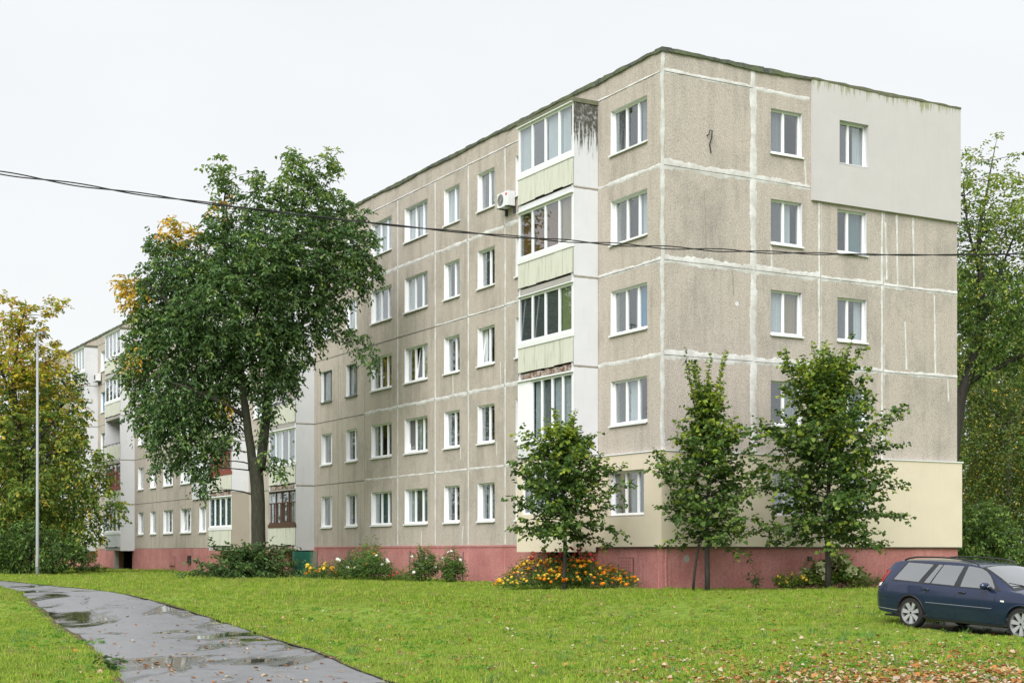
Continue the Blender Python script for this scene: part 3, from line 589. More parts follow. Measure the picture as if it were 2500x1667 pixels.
    w = window(sd, a+.003, x1-.003, gl0, gl1, fr, -fo-.0, frame=fm, looks=lk, sill=False, parent=root, name='glazing_frame', fw=.06, mull=.075 if fm == 'pvc' else .06, tilt=None)
    if style in ('brown', 'red'):
        mb = MB(); pbox(mb, sd, a+.06, c-.06, gl0+.95, gl0+1.0, fo+.006, fo-.05)
        for q in range(8): x = a+.2+(c-a-.4)*q/7; pbox(mb, sd, x-.02, x+.02, gl0+.05, gl0+.95, fo+.002, fo-.045)
        mb.build('glazing_bar', M[fm], root)
    if (b, r) in ((0, 2),):
        for q in (0, 1):
            f0, f1 = ((0, .26), (.26, .5))[q]; A0 = c-(c-a)*f1+.04; A1 = c-(c-a)*f0-.06; mb = MB()
            mb.tube([P(sd, A1, gl0+.06, fo+.0), P(sd, A1-.14, gl1-.06, fo+.08)], .02, 4); mb.build('sash', M['pvc'], root)
bst = {0: ['cream', 'r2', 'white', 'white', 'white'], 1: ['brown', 'white', 'open', 'white', 'white'], 2: ['white', 'red', 'white', 'white', 'white'], 3: ['white', 'red', 'open', 'white', 'white'], 4: ['white', 'brown', 'brown', 'white', 'white'], 5: ['white', 'white', 'white', 'brown', 'white']}
for b in range(6):
    for r in range(5): balcony(b, r, bst[b][r])
mb = MB(); pbox(mb, 'L', 58.9, 59.15, -.2, J[0]-.145, .55, .8); mb.build('support_post', M['concrete'], BLD)
def ac_unit(s, z, label, o=.02):
    e = empty('air_conditioner'); e.parent = None; e.location = Vector((BX, BY, 0))+Matrix.Rotation(YAW, 3, 'Z') @ Vector(P('L', s, z, o+.06)); e.rotation_euler = (0, 0, YAW)
    tag(e, label, 'air conditioner', 'air conditioners on the long facade')
    mb = MB(); mb.box(-.28, 0, -.37, .37, .04, .54); mb.build('housing', M['metal_white'], e)
    mb = MB()
    for q in range(3): mb.tube([(-.288, .14+.19*(1-q*.3)*math.cos(t*.3927), .30+.19*(1-q*.3)*math.sin(t*.3927)) for t in range(17)], .008, 4)
    mb.build('fan_grille', M['dark_metal'], e)
    mb = MB(); mb.poly([(-.283, .14+.2*math.cos(t*.3927), .30+.2*math.sin(t*.3927)) for t in range(16)]); mb.build('fan_opening', M['frame_grey'], e)
    mb = MB(); mb.box(-.284, -.2795, -.31, -.19, .40, .48); mb.build('badge', M['petal_red'], e)
    for y in (-.28, .28):
        mb = MB(); mb.box(-.34, .08, y-.02, y+.02, 0, .035); mb.box(-.02, .08, y-.02, y+.02, -.2, .0); mb.build('bracket', M['dark_metal'], e)
ac_unit(8.98, 12.98, 'white air conditioner beside the top glazed balcony nearest the corner')
ac_unit(65.8, 12.7, 'small white air conditioner high up near the far left balconies')
mb = MB(); mb.tube([(1, 62, 15.8), (1, 62, 18.4)], .025, 5); mb.tube([(1, 61.6, 18.2), (1, 62.4, 18.2)], .012, 4); a_ = mb.build('roof_antenna', M['dark_metal']); a_.location = (BX, BY, 0); a_.rotation_euler = (0, 0, YAW); tag(a_, 'thin metal aerial standing on the far end of the roof', 'antenna')
#@@PART2
# ------------------------------------------------------------------ vegetation tools
def leaf_mesh(name, Pp, T, N, Ln, Wd, mats, midx, parent, fold=.25):
    """one six-cornered folded leaf per row; Pp base, T length direction, N rough normal"""
    T = T/np.linalg.norm(T, axis=1, keepdims=True); B = np.cross(N, T); B /= np.maximum(np.linalg.norm(B, axis=1, keepdims=True), 1e-6); U = np.cross(T, B)
    n_ = len(Pp); V = np.zeros((n_, 6, 3)); Ln = Ln[:, None]; Wd = Wd[:, None]
    for k, (a, b, u) in enumerate(((0, 0, 0), (.32, .5, fold), (.75, .36, fold*.6), (1, 0, -.12), (.75, -.36, fold*.6), (.32, -.5, fold))):
        V[:, k] = Pp+T*Ln*a+B*Wd*b+U*(Wd*abs(b)*2*u if k not in (3,) else Ln*u)
    base = np.arange(n_)[:, None]*6; Fq = np.concatenate([base+np.array([0, 1, 2, 3]), base+np.array([0, 3, 4, 5])], 0)
    return np_mesh(name, V.reshape(-1, 3), Fq, mats, parent, None if midx is None else np.concatenate([midx, midx]))
def unit(v): return v/np.maximum(np.linalg.norm(v, axis=-1, keepdims=True), 1e-9)
class Leaves:
    def __init__(s): s.p = []; s.t = []; s.n = []; s.l = []; s.w = []; s.m = []
    def twig(s, p0, d, L, n_, size, asp, m=0, droop=.3, spread=.9):
        """leaves set along both sides of a drooping twig; returns its tip"""
        d = d/np.linalg.norm(d); f = np.linspace(.12, 1, n_); pos = p0+np.outer(f*L, d); pos[:, 2] -= droop*L*f*f
        tan = np.tile(d, (n_, 1)); tan[:, 2] -= 2*droop*f
        side = np.cross(d, (0, 0, 1.)); side = side/max(np.linalg.norm(side), 1e-6); sg = np.where(np.arange(n_) % 2 == 0, 1, -1)[:, None]
        t = unit(tan)*.55+side*sg*spread+RNG.normal(0, .35, (n_, 3)); t[:, 2] -= .35
        nn = np.tile((0, 0, 1.), (n_, 1))+RNG.normal(0, .45, (n_, 3))
        k = size*RNG.uniform(.65, 1.2, n_); s.p.append(pos+RNG.normal(0, size*.18, (n_, 3))); s.t.append(t); s.n.append(nn); s.l.append(k); s.w.append(k*asp*RNG.uniform(.85, 1.1, n_)); s.m.append(np.full(n_, m))
        return pos
    def build(s, name, mats, parent): return leaf_mesh(name, np.concatenate(s.p), np.concatenate(s.t), np.concatenate(s.n), np.concatenate(s.l), np.concatenate(s.w), mats, np.concatenate(s.m), parent)
def inside(pt, poly):
    x, y = pt; c = False; j = len(poly)-1
    for i in range(len(poly)):
        xi, yi = poly[i]; xj, yj = poly[j]
        if (yi > y) != (yj > y) and x < (xj-xi)*(y-yi)/(yj-yi)+xi: c = not c
        j = i
    return c
def edge_dist(pt, poly):
    p = np.array(pt); A = np.array(poly, float); B = np.roll(A, -1, 0); d = B-A; t = np.clip(((p-A)*d).sum(1)/np.maximum((d*d).sum(1), 1e-9), 0, 1)
    return np.min(np.linalg.norm(A+d*t[:, None]-p, axis=1))
def outline_tree(name, label, cat, dist, poly, stems, spacing, leaf, asp, mats, pick, n_twig=11, n_leaf=13, twigL=(.5, 1.05), depth=4., group=None, bark='bark', droop=.35, keep=.93, out_bias=.7, branch_r=.035, stem_k=9, crown_y=0., zmin=-9):
    """tree at its own distance: crown volume filled with twig clumps, each carried by a limb from a stem.
    poly / stems are measured in the 2352-wide view of the photo and converted to metres at that distance."""
    k = D2S/F_PX*dist
    def W3(x, y, dy=0): v = at(x*D2S, y*D2S, dist); return np.array([v.x, v.y+dy, v.z])
    b0 = W3(*stems[0][0][:2]); base = np.array([b0[0], dist, gz(b0[0], dist)])
    root = empty(name, tuple(base)); tag(root, label, cat, group)
    sp = []; tm = MB()
    for st in stems:
        pts = [W3(x, y, dy) for x, y, r_, dy in st]; pts[0][2] = min(pts[0][2], base[2]) if st is stems[0] else pts[0][2]
        dense = []; rd = []
        for a in range(len(pts)-1):
            for t in np.linspace(0, 1, 6, endpoint=False): dense.append(pts[a]*(1-t)+pts[a+1]*t+RNG.normal(0, .02, 3)); rd.append(st[a][2]*(1-t)+st[a+1][2]*t)
        dense.append(pts[-1]); rd.append(st[-1][2])
        dense = np.array(dense)
        for _ in range(2): dense[1:-1] = .25*dense[:-2]+.5*dense[1:-1]+.25*dense[2:]
        if st is stems[0]:
            dense[0][2] = base[2]-.1; rd[0] *= 1.25
        tm.tube(dense-base, rd, stem_k); sp += [(p, r_) for p, r_ in zip(dense, rd)]
    SP = np.array([p for p, _ in sp]); SR = np.array([r_ for _, r_ in sp])
    A = np.array(poly, float); x0, y0 = A.min(0); x1, y1 = A.max(0); cen = W3((x0+x1)/2, (y0+y1)/2, crown_y); lv = Leaves()
    cand = []; done = []
    tries = int((x1-x0)*(y1-y0)/spacing**2*9)
    for _ in range(tries):
        pt = (RNG.uniform(x0, x1), RNG.uniform(y0, y1))
        if not inside(pt, poly): continue
        ed = edge_dist(pt, poly)
        if ed < spacing*.28: continue
        hd = min(depth, ed*k*.9+.3); dy = RNG.uniform(-hd, hd)+crown_y; p = W3(*pt, dy)
        if done and np.min(np.linalg.norm(np.array(done)-p, axis=1)) < spacing*k*.95: continue
        done.append(p)
        if RNG.random() > keep: continue
        j = int(np.argmin(np.linalg.norm(SP-p, axis=1))); cand.append((np.linalg.norm(SP[j]-p), p, pt, dy, ed))
    cand.sort(key=lambda c: c[0])
    NP_ = list(SP[SR < SR.max()*.8] if len(stems) > 1 else SP[len(SP)//4:]); NR = list(SR[SR < SR.max()*.8] if len(stems) > 1 else SR[len(SP)//4:]); NC = [0.]*len(NP_)
    for _, p, pt, dy, ed in cand:
        Q = np.array(NP_); v = p-Q; hd_ = np.linalg.norm(v, axis=1); dd = hd_+np.array(NC)*.55+np.maximum(0, Q[:, 2]-p[2])*.5
        j = int(np.argmin(dd)); s0 = Q[j]; rr = min(NR[j]*.75, branch_r*(.5+.22*hd_[j])); mid = (s0+p)/2+np.array([0, 0, .14*hd_[j]])+RNG.normal(0, .06*hd_[j], 3)
        bz = [s0*(1-t)**2+2*mid*t*(1-t)+p*t*t-base for t in np.linspace(0, 1, 5)]; tm.tube(bz, [rr, rr*.85, rr*.7, rr*.55, rr*.4], 4, cap=False)
        NP_.append(p); NR.append(rr*.55); NC.append(NC[j]+hd_[j])
        cr = min(ed*k*.9, spacing*k*1.3); ow = p-cen; ow = ow/max(np.linalg.norm(ow), .1)
        for _t in range(n_twig):
            d = unit(RNG.normal(0, 1, 3))+ow*out_bias+np.array([0, 0, .15]); L = min(RNG.uniform(*twigL), cr*1.25+.10)
            st_ = p+RNG.normal(0, cr*.28, 3); lv.twig(st_-base, d, L, max(4, int(n_leaf*L/np.mean(twigL))), leaf, asp, pick(pt, dy), droop)
    tm.build('trunk', M[bark], root, smooth=True); lv.build('crown', [M[m_] for m_ in mats], root); return root
# ---- the tall leafy tree in front of the long facade
POLY = [(512, 352), (538, 395), (552, 450), (568, 400), (566, 330), (590, 355), (604, 400), (622, 440), (640, 380), (656, 335), (690, 345), (716, 375), (740, 350), (780, 333), (786, 400), (778, 440), (812, 445), (806, 478), (856, 480), (848, 520), (880, 565), (862, 600), (910, 632), (858, 655), (828, 680), (790, 700), (786, 745), (830, 762), (870, 790), (864, 862), (835, 852), (800, 802), (750, 772), (722, 800), (690, 862), (684, 900), (672, 945), (650, 905), (632, 965), (612, 1000), (606, 1030), (640, 1045), (668, 1050), (686, 1072), (655, 1092), (640, 1110), (620, 1100), (600, 1050), (588, 985), (580, 905), (556, 905), (548, 1030), (505, 1060), (482, 1155), (450, 1140), (440, 1070), (400, 1085), (338, 1085), (352, 1040), (330, 1000), (285, 962), (300, 900), (258, 830), (290, 790), (300, 740), (262, 640), (328, 615), (348, 590), (332, 530), (380, 530), (368, 505), (345, 482), (400, 470), (438, 500), (462, 530), (486, 470), (478, 395)]
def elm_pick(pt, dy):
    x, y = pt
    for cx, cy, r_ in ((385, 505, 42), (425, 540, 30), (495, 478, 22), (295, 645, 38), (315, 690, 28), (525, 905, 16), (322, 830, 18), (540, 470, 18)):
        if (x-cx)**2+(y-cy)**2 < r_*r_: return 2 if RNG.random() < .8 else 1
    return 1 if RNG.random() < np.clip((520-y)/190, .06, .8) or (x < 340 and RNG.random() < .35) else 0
stems = [[(590, 1325, .30, 0), (594, 1230, .27, 0), (592, 1120, .26, 0), (588, 1050, .26, 0)],
         [(582, 1080, .18, 0), (572, 1000, .16, -.1), (560, 880, .13, -.3), (545, 760, .10, -.4), (525, 640, .07, -.3), (512, 510, .05, 0), (520, 420, .02, 0)],
         [(598, 1080, .20, 0), (607, 980, .18, .1), (618, 880, .16, .3), (630, 770, .12, .4), (655, 640, .08, .5), (685, 500, .06, .4), (700, 400, .02, .3)],
         [(618, 870, .13, .3), (665, 760, .10, .8), (740, 670, .07, 1.2), (820, 620, .03, 1.4)], [(563, 890, .12, -.3), (500, 800, .09, -.8), (420, 720, .06, -1.4), (350, 660, .03, -1.6)],
         [(568, 960, .10, -.1), (520, 930, .08, -1), (450, 900, .06, -1.6), (380, 880, .03, -1.9)], [(622, 820, .10, .4), (560, 720, .07, 2.), (600, 560, .04, 2.6)]]
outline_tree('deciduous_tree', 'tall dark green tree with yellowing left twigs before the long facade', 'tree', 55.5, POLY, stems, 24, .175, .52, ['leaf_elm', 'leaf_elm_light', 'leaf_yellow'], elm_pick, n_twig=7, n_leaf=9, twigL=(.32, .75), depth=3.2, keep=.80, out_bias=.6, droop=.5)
def spray_bush(name, label, px, dist, n_br, Lr, mats, leaf):
    x = (px-1250)/F_PX*dist; root = empty(name, (x, dist, gz(x, dist))); tag(root, label, 'shrub'); tm = MB(); lv = Leaves()
    for i in range(n_br):
        az = i*2.39996+RNG.normal(0, .2); el = R(RNG.uniform(8, 62)); L = RNG.uniform(*Lr)*(1.1-.4*math.sin(el)); d = np.array([math.cos(az)*math.cos(el), math.sin(az)*math.cos(el), math.sin(el)])
        pts = [d*L*t+np.array([0, 0, .05-.16*L*t*t]) for t in np.linspace(0, 1, 6)]; tm.tube(pts, [.018*(1-.8*t) for t in np.linspace(0, 1, 6)], 4, cap=False)
        for t in np.linspace(.22, 1, int(L/.12)):
            q = d*L*t+np.array([0, 0, .05-.16*L*t*t]); sd = np.cross(d, (0, 0, 1.)); lv.twig(q, d*.9+sd*RNG.choice((-1, 1))*RNG.uniform(.2, .9)+RNG.normal(0, .25, 3), RNG.uniform(.25, .5), 6, leaf, .58, int(RNG.integers(len(mats))), .2)
    tm.build('stem', M['bark_wet'], root); lv.build('foliage', [M[m_] for m_ in mats], root)
spray_bush('basal_shrub', 'dark leafy sucker bush at the foot of the tall tree', 565*D2S, 54.6, 60, (1.5, 2.5), ['leaf_dark', 'leaf_dark', 'leaf_elm'], .15)
# ---- three young lime trees
def lime(name, label, px, dist, top_px, clear_px, halfw, seed, prof, n_br=62, extra=False, base_r=.075, group='young trees before the corner'):
    global RNG
    keepR = RNG; RNG = np.random.default_rng(seed); x = (px-1250)/F_PX*dist; z0 = gz(x, dist); H = EYE-(top_px-HZ)/F_PX*dist-z0; cl = EYE-(clear_px-HZ)/F_PX*dist-z0
    root = empty(name, (x, dist, z0)); tag(root, label, 'tree', group); tm = MB(); lv = Leaves()
    ld = [np.array([.05*math.sin(q*.9+seed)*q/8, .04*math.cos(q*1.1)*q/8, H*.93*q/12]) for q in range(13)]; ld[0][2] = -.1
    tm.tube(ld, [base_r*(1-.93*q/12) for q in range(13)], 8)
    for sh in range(12):                                                    # long leading shoots
        d = np.array([RNG.normal(0, .20), RNG.normal(0, .20), 1]); p0 = ld[9]+RNG.normal(0, .05, 3)+np.array([0, 0, -.16*H*RNG.random()]); L = (H-p0[2])*(.98 if sh == 0 else RNG.uniform(.6, 1.0))
        tip = p0+unit(d)*L; tm.tube([p0, (p0+tip)/2, tip], [.016, .010, .004], 4); lv.twig(p0+unit(d)*L*.15, d, L*.87, int(L/.032), .115, .92, 1 if RNG.random() < .8 else 0, -.05, 1.1)
    for i in range(n_br):
        f = (i+.5)/n_br; h = cl+(H*.80-cl)*f**1.0; az = i*2.39996+RNG.normal(0, .25); rl = halfw*np.interp(f, *prof)*RNG.uniform(.68, 1.16)
        el = R(np.interp(f, [0, .25, .6, 1], [-4, 22, 42, 66])+RNG.normal(0, 7)); j = np.interp(h, [q[2] for q in ld], range(13)); p0 = np.array([np.interp(j, range(13), [q[a] for q in ld]) for a in range(3)])
        d = np.array([math.cos(az)*math.cos(el), math.sin(az)*math.cos(el), math.sin(el)]); L = rl/max(.35, math.cos(el)); L = min(L, rl*1.6)
        dr = np.interp(f, [0, .4, 1], [.20, .05, -.03]); P_ = [p0+d*L*t+np.array([0, 0, -dr*L*t*t]) for t in np.linspace(0, 1, 6)]
        tm.tube(P_, [.022*(1-f*.5)*(1-.85*t) for t in np.linspace(0, 1, 6)], 4, cap=False)
        nt_ = max(5, int(L/.095))
        for t in np.linspace(.16, .97, nt_):
            p = p0+d*L*t+np.array([0, 0, -dr*L*t*t]); sd = np.cross(d, (0, 0, 1.)); sg = RNG.choice((-1, 1)); tw = d*.7+sd*sg*RNG.uniform(.3, 1.1)+RNG.normal(0, .5, 3)+np.array([0, 0, .1]); tl = RNG.uniform(.26, .58)*(1.15-.45*t)
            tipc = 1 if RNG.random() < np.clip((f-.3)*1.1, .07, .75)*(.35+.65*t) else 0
            lv.twig(p, tw, tl, max(4, int(tl/.058)), RNG.uniform(.11, .15), .92, tipc, .15)
        lv.twig(P_[4], d, L*.22, 6, .10, .92, 1 if f > .5 and RNG.random() < .6 else 0, .1)
    if extra: tm.tube([(-.42, -.05, -.1), (-.36, -.04, .6), (-.22, 0, 1.5), (-.06, .02, 2.3)], [.04, .035, .03, .02], 6)
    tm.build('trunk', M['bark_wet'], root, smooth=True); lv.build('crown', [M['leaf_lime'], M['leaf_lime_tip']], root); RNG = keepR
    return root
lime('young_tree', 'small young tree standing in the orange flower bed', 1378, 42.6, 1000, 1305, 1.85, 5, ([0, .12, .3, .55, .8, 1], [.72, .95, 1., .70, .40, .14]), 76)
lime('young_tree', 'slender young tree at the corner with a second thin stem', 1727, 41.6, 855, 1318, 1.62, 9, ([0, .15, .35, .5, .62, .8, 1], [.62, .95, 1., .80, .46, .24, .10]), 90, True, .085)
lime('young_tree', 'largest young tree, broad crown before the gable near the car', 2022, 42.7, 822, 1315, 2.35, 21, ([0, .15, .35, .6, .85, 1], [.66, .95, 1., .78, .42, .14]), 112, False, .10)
# ---- autumn trees at the left edge
POLY = [(-60, 690), (20, 666), (60, 705), (100, 690), (165, 680), (150, 722), (95, 745), (140, 800), (190, 815), (245, 790), (215, 815), (165, 835), (180, 900), (205, 950), (190, 1000), (240, 1010), (288, 1082), (262, 1112), (302, 1190), (240, 1200), (252, 1240), (205, 1245), (180, 1290), (130, 1300), (100, 1312), (-60, 1315), (-130, 1000)]
def maple_pick(pt, dy):
    x, y = pt; w = np.clip((1040-y)/200, .06, .95)
    return 0 if RNG.random() < w else 1
outline_tree('autumn_tree', 'yellow and rust autumn tree behind the lamp post at the left edge', 'tree', 75, POLY, [[(45, 1318, .30, 0), (47, 1150, .26, 0), (45, 1020, .22, 0), (30, 900, .15, 0), (40, 780, .07, 0), (60, 700, .03, 0)], [(46, 1080, .15, 0), (100, 980, .10, .5), (150, 900, .05, .8)], [(46, 1120, .14, 0), (120, 1040, .10, -.6), (200, 1040, .05, -1)], [(42, 980, .12, 0), (0, 860, .08, .5), (-40, 760, .04, .8)]], 26, .20, .62, ['leaf_autumn', 'leaf_maple_green'], maple_pick, n_twig=8, n_leaf=9, twigL=(.4, .9), depth=3.6, keep=.72, out_bias=.9)
POLY = [(-60, 900), (40, 850), (120, 820), (172, 830), (196, 880), (180, 1000), (200, 1100), (170, 1230), (120, 1290), (-60, 1300)]
outline_tree('green_tree', 'dark green tree behind the autumn tree at the left edge', 'tree', 88, POLY, [[(90, 1300, .25, 0), (95, 1100, .2, 0), (100, 900, .08, 0)]], 32, .22, .6, ['leaf_dark', 'leaf_maple_green'], lambda p, d: int(RNG.random() < .3), n_twig=11, n_leaf=10, twigL=(.6, 1.2), depth=3)
POLY = [(-40, 1215), (60, 1190), (150, 1215), (200, 1255), (205, 1295), (150, 1312), (60, 1316), (-40, 1318)]
outline_tree('low_shrub', 'dark low bushes under the autumn tree by the lamp post', 'shrub', 70.5, POLY, [[(70, 1318, .05, 0), (72, 1270, .04, 0), (75, 1230, .02, 0)]], 24, .17, .6, ['leaf_dark', 'leaf_bush'], lambda p, d: int(RNG.random() < .35), n_twig=10, n_leaf=9, twigL=(.4, .8), depth=1.6, branch_r=.02)
# ---- trees beyond the gable at the right edge
POLY = [(2150, 420), (2190, 365), (2216, 300), (2238, 330), (2262, 330), (2286, 300), (2305, 345), (2335, 318), (2352, 395), (2420, 400), (2500, 560), (2500, 900), (2330, 905), (2260, 880), (2150, 890)]
outline_tree('tall_tree', 'tall light green tree with a bent dark trunk behind the gable', 'tree', 59, POLY, [[(2178, 1290, .28, 0), (2188, 1050, .24, 0), (2206, 910, .22, 0), (2236, 830, .21, 0), (2254, 745, .18, 0), (2252, 640, .13, 0), (2246, 540, .08, 0), (2268, 430, .04, 0), (2285, 340, .015, 0)], [(2222, 882, .12, 0), (2290, 845, .10, -.3), (2380, 800, .06, -.6), (2450, 760, .03, -.8)], [(2254, 740, .09, 0), (2300, 640, .06, .5), (2350, 520, .03, .8)], [(2250, 620, .07, 0), (2215, 530, .05, -.4), (2205, 420, .02, -.4)]], 28, .14, .62, ['leaf_wood', 'leaf_bush', 'leaf_dark'], lambda p, d: (0 if RNG.random() < np.clip((760-p[1])/300, .25, .95) else (1 if RNG.random() < .65 else 2)), n_twig=8, n_leaf=10, twigL=(.4, .85), depth=3.0, bark='bark_wet', keep=.62, group='trees beyond the gable')
POLY = [(2140, 760), (2300, 720), (2460, 760), (2520, 900), (2520, 1260), (2140, 1270)]
outline_tree('birch_tree', 'drooping dark birch with yellow leaves behind the tall tree', 'tree', 72, POLY, [[(2318, 1300, .16, 0), (2316, 1150, .14, 0), (2322, 950, .11, 0), (2330, 780, .05, 0)], [(2322, 1000, .06, 0), (2240, 880, .03, 0)], [(2322, 980, .06, 0), (2420, 860, .03, 0)]], 34, .13, .7, ['leaf_birch', 'leaf_bush'], lambda p, d: int(RNG.random() < .35), n_twig=13, n_leaf=15, twigL=(.8, 1.8), depth=3, bark='bark_birch', droop=.9, out_bias=.1, group='trees beyond the gable')
for q, (xc, dd, lb) in enumerate(((2230, 92, 'dark tree standing left in the far woods beyond the gable'), (2360, 98, 'dark tree standing in the middle of the far woods beyond the gable'), (2470, 90, 'dark tree standing rightmost in the far woods beyond the gable'))):
    POLY = [(xc-90, 700), (xc, 560), (xc+90, 680), (xc+110, 1000), (xc+90, 1300), (xc-100, 1300), (xc-120, 1000)]
    outline_tree('woodland_tree', lb, 'tree', dd, POLY, [[(xc, 1300, .3, 0), (xc+4, 1000, .22, 0), (xc-6, 640, .05, 0)]], 42, .30, .7, ['leaf_dark', 'leaf_birch'], lambda p, d: int(RNG.random() < .4), n_twig=10, n_leaf=10, twigL=(.9, 1.8), depth=3, bark='bark_wet', group='trees beyond the gable')
POLY = [(2165, 1200), (2205, 1178), (2262, 1148), (2312, 1172), (2338, 1228), (2330, 1275), (2170, 1290)]
outline_tree('round_bush', 'rounded glossy green bush beside the gable end behind the car', 'shrub', 54, POLY, [[(2262, 1300, .06, 0), (2262, 1250, .05, 0), (2262, 1200, .02, 0)]], 22, .13, .6, ['leaf_bush', 'leaf_dark', 'leaf_elm_light'], lambda p, d: int(RNG.choice((0, 0, 1, 2))), n_twig=11, n_leaf=10, twigL=(.3, .6), depth=1.3, branch_r=.02)
POLY = [(2330, 1245), (2380, 1215), (2440, 1230), (2520, 1200), (2520, 1300), (2330, 1300)]
outline_tree('hedge_bush', 'dark undergrowth behind the car at the right edge', 'shrub', 62, POLY, [[(2420, 1310, .06, 0), (2420, 1270, .05, 0), (2420, 1240, .02, 0)]], 26, .15, .6, ['leaf_dark', 'leaf_bush'], lambda p, d: int(RNG.random() < .4), n_twig=10, n_leaf=9, twigL=(.4, .8), depth=1.5, branch_r=.02)
# ------------------------------------------------------------------ flower beds and garden shrubs
def blossoms(name, pts, size, mat, parent, petals=7):
    """each blossom a little cup of petals facing up and outward"""
    Pp = []; T = []; N = []; L = []
    for p in pts:
        ax = unit(np.array([RNG.normal(0, .5), -.7+RNG.normal(0, .4), .8])); a = unit(np.cross(ax, (1, .2, .1))); b = np.cross(ax, a); s = size*RNG.uniform(.75, 1.25)
        for k in range(petals):
            w = 2*math.pi*k/petals+RNG.random()*.3
            for lay in (0.35, .95): Pp.append(p); T.append(a*math.cos(w+lay)+b*math.sin(w+lay)+ax*(1.3-lay)); N.append(ax); L.append(s*.55)
    L = np.array(L); o = leaf_mesh(name, np.array(Pp), np.array(T), np.array(N), L, L*.85, mat, None, parent); o['kind'] = 'stuff'; return o
def mound(name, label, cat, xd, yd, wd, hd, dep, n_leaf, lsize, lmats, flowers, shape=.6, asp=.4, dist=None, group=None, stems=30):
    """xd, yd: foot of the plant in the 2352-wide view; wd half width, hd height in the same pixels"""
    if dist is None: g = gp(xd*D2S, yd*D2S); x, y, z = g
    else: x = (xd*D2S-1250)/F_PX*dist; y = dist; z = gz(x, y)
    k = D2S/F_PX*y; w = wd*k; h = hd*k; root = empty(name, (x, y, z)); tag(root, label, cat, group); lv = Leaves(); st = MB()
    def pt(surf):
        a = RNG.uniform(0, 2*math.pi); r_ = math.sqrt(RNG.random()); ht = h*(1-r_**2*shape)*(.82+.3*math.sin(3*a+r_*5+w)); f = 1-.35*RNG.random()**2 if surf else RNG.random()**.6
        return np.array([w*r_*math.cos(a), dep*r_*math.sin(a), ht*f*RNG.uniform(.85, 1.08)])
    for _ in range(n_leaf//7): lv.twig(pt(False), np.array([RNG.normal(0, .6), RNG.normal(0, .6), .7]), lsize*3.2, 7, lsize, asp, int(RNG.integers(len(lmats))), .1)
    for _ in range(stems): p = pt(True); st.tube([(p[0]*.6, p[1]*.6, 0), tuple(p*np.array([.85, .85, .6])), tuple(p)], [.008, .006, .004], 3, cap=False)
    st.build('stem', M['leaf_dark'], root); lv.build('foliage', [M[m_] for m_ in lmats], root)
    for nm, mt, n_, sz, cond in flowers:
        pts = []
        while len(pts) < n_:
            p = pt(True)
            if cond is None or cond(p[0]/w, p[2]/h): pts.append(p*np.array([1.04, 1.04, 1.0])+np.array([0, -.07, .06]))
        blossoms(nm, pts, sz, M[mt], root)
    return root
mound('marigold_bed', 'bed of orange, yellow and red flowers at the building corner', 'flower bed', 1300, 1352, 160, 86, 1.0, 10500, .08, ['leaf_bush', 'leaf_elm', 'leaf_bush'],
      [('orange_blossom', 'petal_orange', 260, .095, lambda a, h: h < .75 and (a > -.35 or RNG.random() < .35)), ('yellow_blossom', 'petal_yellow', 120, .095, lambda a, h: a < -.1), ('red_blossom', 'petal_red', 60, .11, lambda a, h: h > .72), ('gold_blossom', 'petal_yellow', 40, .09, lambda a, h: a > 0)], .80, .35, dist=43.6)
mound('rose_shrub', 'large leafy rose shrub with white blooms at the flower border', 'shrub', 836, 1336, 68, 66, .8, 5200, .085, ['leaf_bush', 'leaf_elm'], [('white_blossom', 'petal_white', 12, .13, None), ('peach_blossom', 'petal_orange', 3, .13, None)], .5, .5, dist=53)
mound('lily_clump', 'clump of yellow and orange flowers left of the white rose shrub', 'flowers', 738, 1336, 38, 40, .6, 1900, .08, ['leaf_bush', 'leaf_elm'], [('yellow_blossom', 'petal_yellow', 14, .13, lambda a, h: h > .5), ('orange_blossom', 'petal_orange', 18, .10, lambda a, h: h < .7)], .5, .35, dist=52.6)
mound('tall_shrub', 'yellow-green shrub rising behind the white rose shrub', 'shrub', 850, 1330, 34, 88, .5, 2000, .09, ['leaf_hydrangea', 'leaf_bush'], [], .5, .5, dist=54.6)
mound('rose_shrub', 'upright rose shrub with few white blooms, middle of the border', 'shrub', 975, 1338, 30, 78, .5, 2600, .085, ['leaf_bush', 'leaf_elm'], [('white_blossom', 'petal_white', 6, .12, None)], .45, .5, dist=52.6)
mound('rose_shrub', 'narrow dark rose shrub at the right end of the border', 'shrub', 1038, 1340, 27, 70, .45, 2400, .085, ['leaf_elm', 'leaf_bush'], [('white_blossom', 'petal_white', 5, .12, lambda a, h: h > .6)], .4, .5, dist=52.2)
mound('red_flowers', 'low patch of red flowers between the rose shrubs', 'flowers', 925, 1338, 34, 26, .5, 900, .07, ['leaf_bush'], [('red_blossom', 'petal_red', 20, .09, None)], .5, .4, dist=53)
mound('hydrangea', 'hydrangea with big cream flower heads under the largest young tree', 'shrub', 1918, 1345, 68, 66, .55, 1900, .12, ['leaf_hydrangea', 'leaf_hydrangea', 'leaf_bush'], [('flower_head', 'petal_cream', 16, .34, lambda a, h: h > .35), ('small_head', 'petal_cream', 14, .24, None)], .6, .65, dist=43.7)
mound('golden_shrub', 'yellow-green low shrub with small yellow flowers left of the hydrangea', 'shrub', 1820, 1350, 42, 36, .5, 2200, .07, ['leaf_hydrangea', 'leaf_bush'], [('yellow_blossom', 'petal_yellow', 34, .08, None)], .5, .45, dist=43.6)
mound('creeping_juniper', 'low dark evergreen between the hydrangea and the car', 'shrub', 2000, 1345, 44, 26, .5, 2600, .05, ['leaf_dark', 'leaf_bush'], [], .4, .3, dist=46.5)
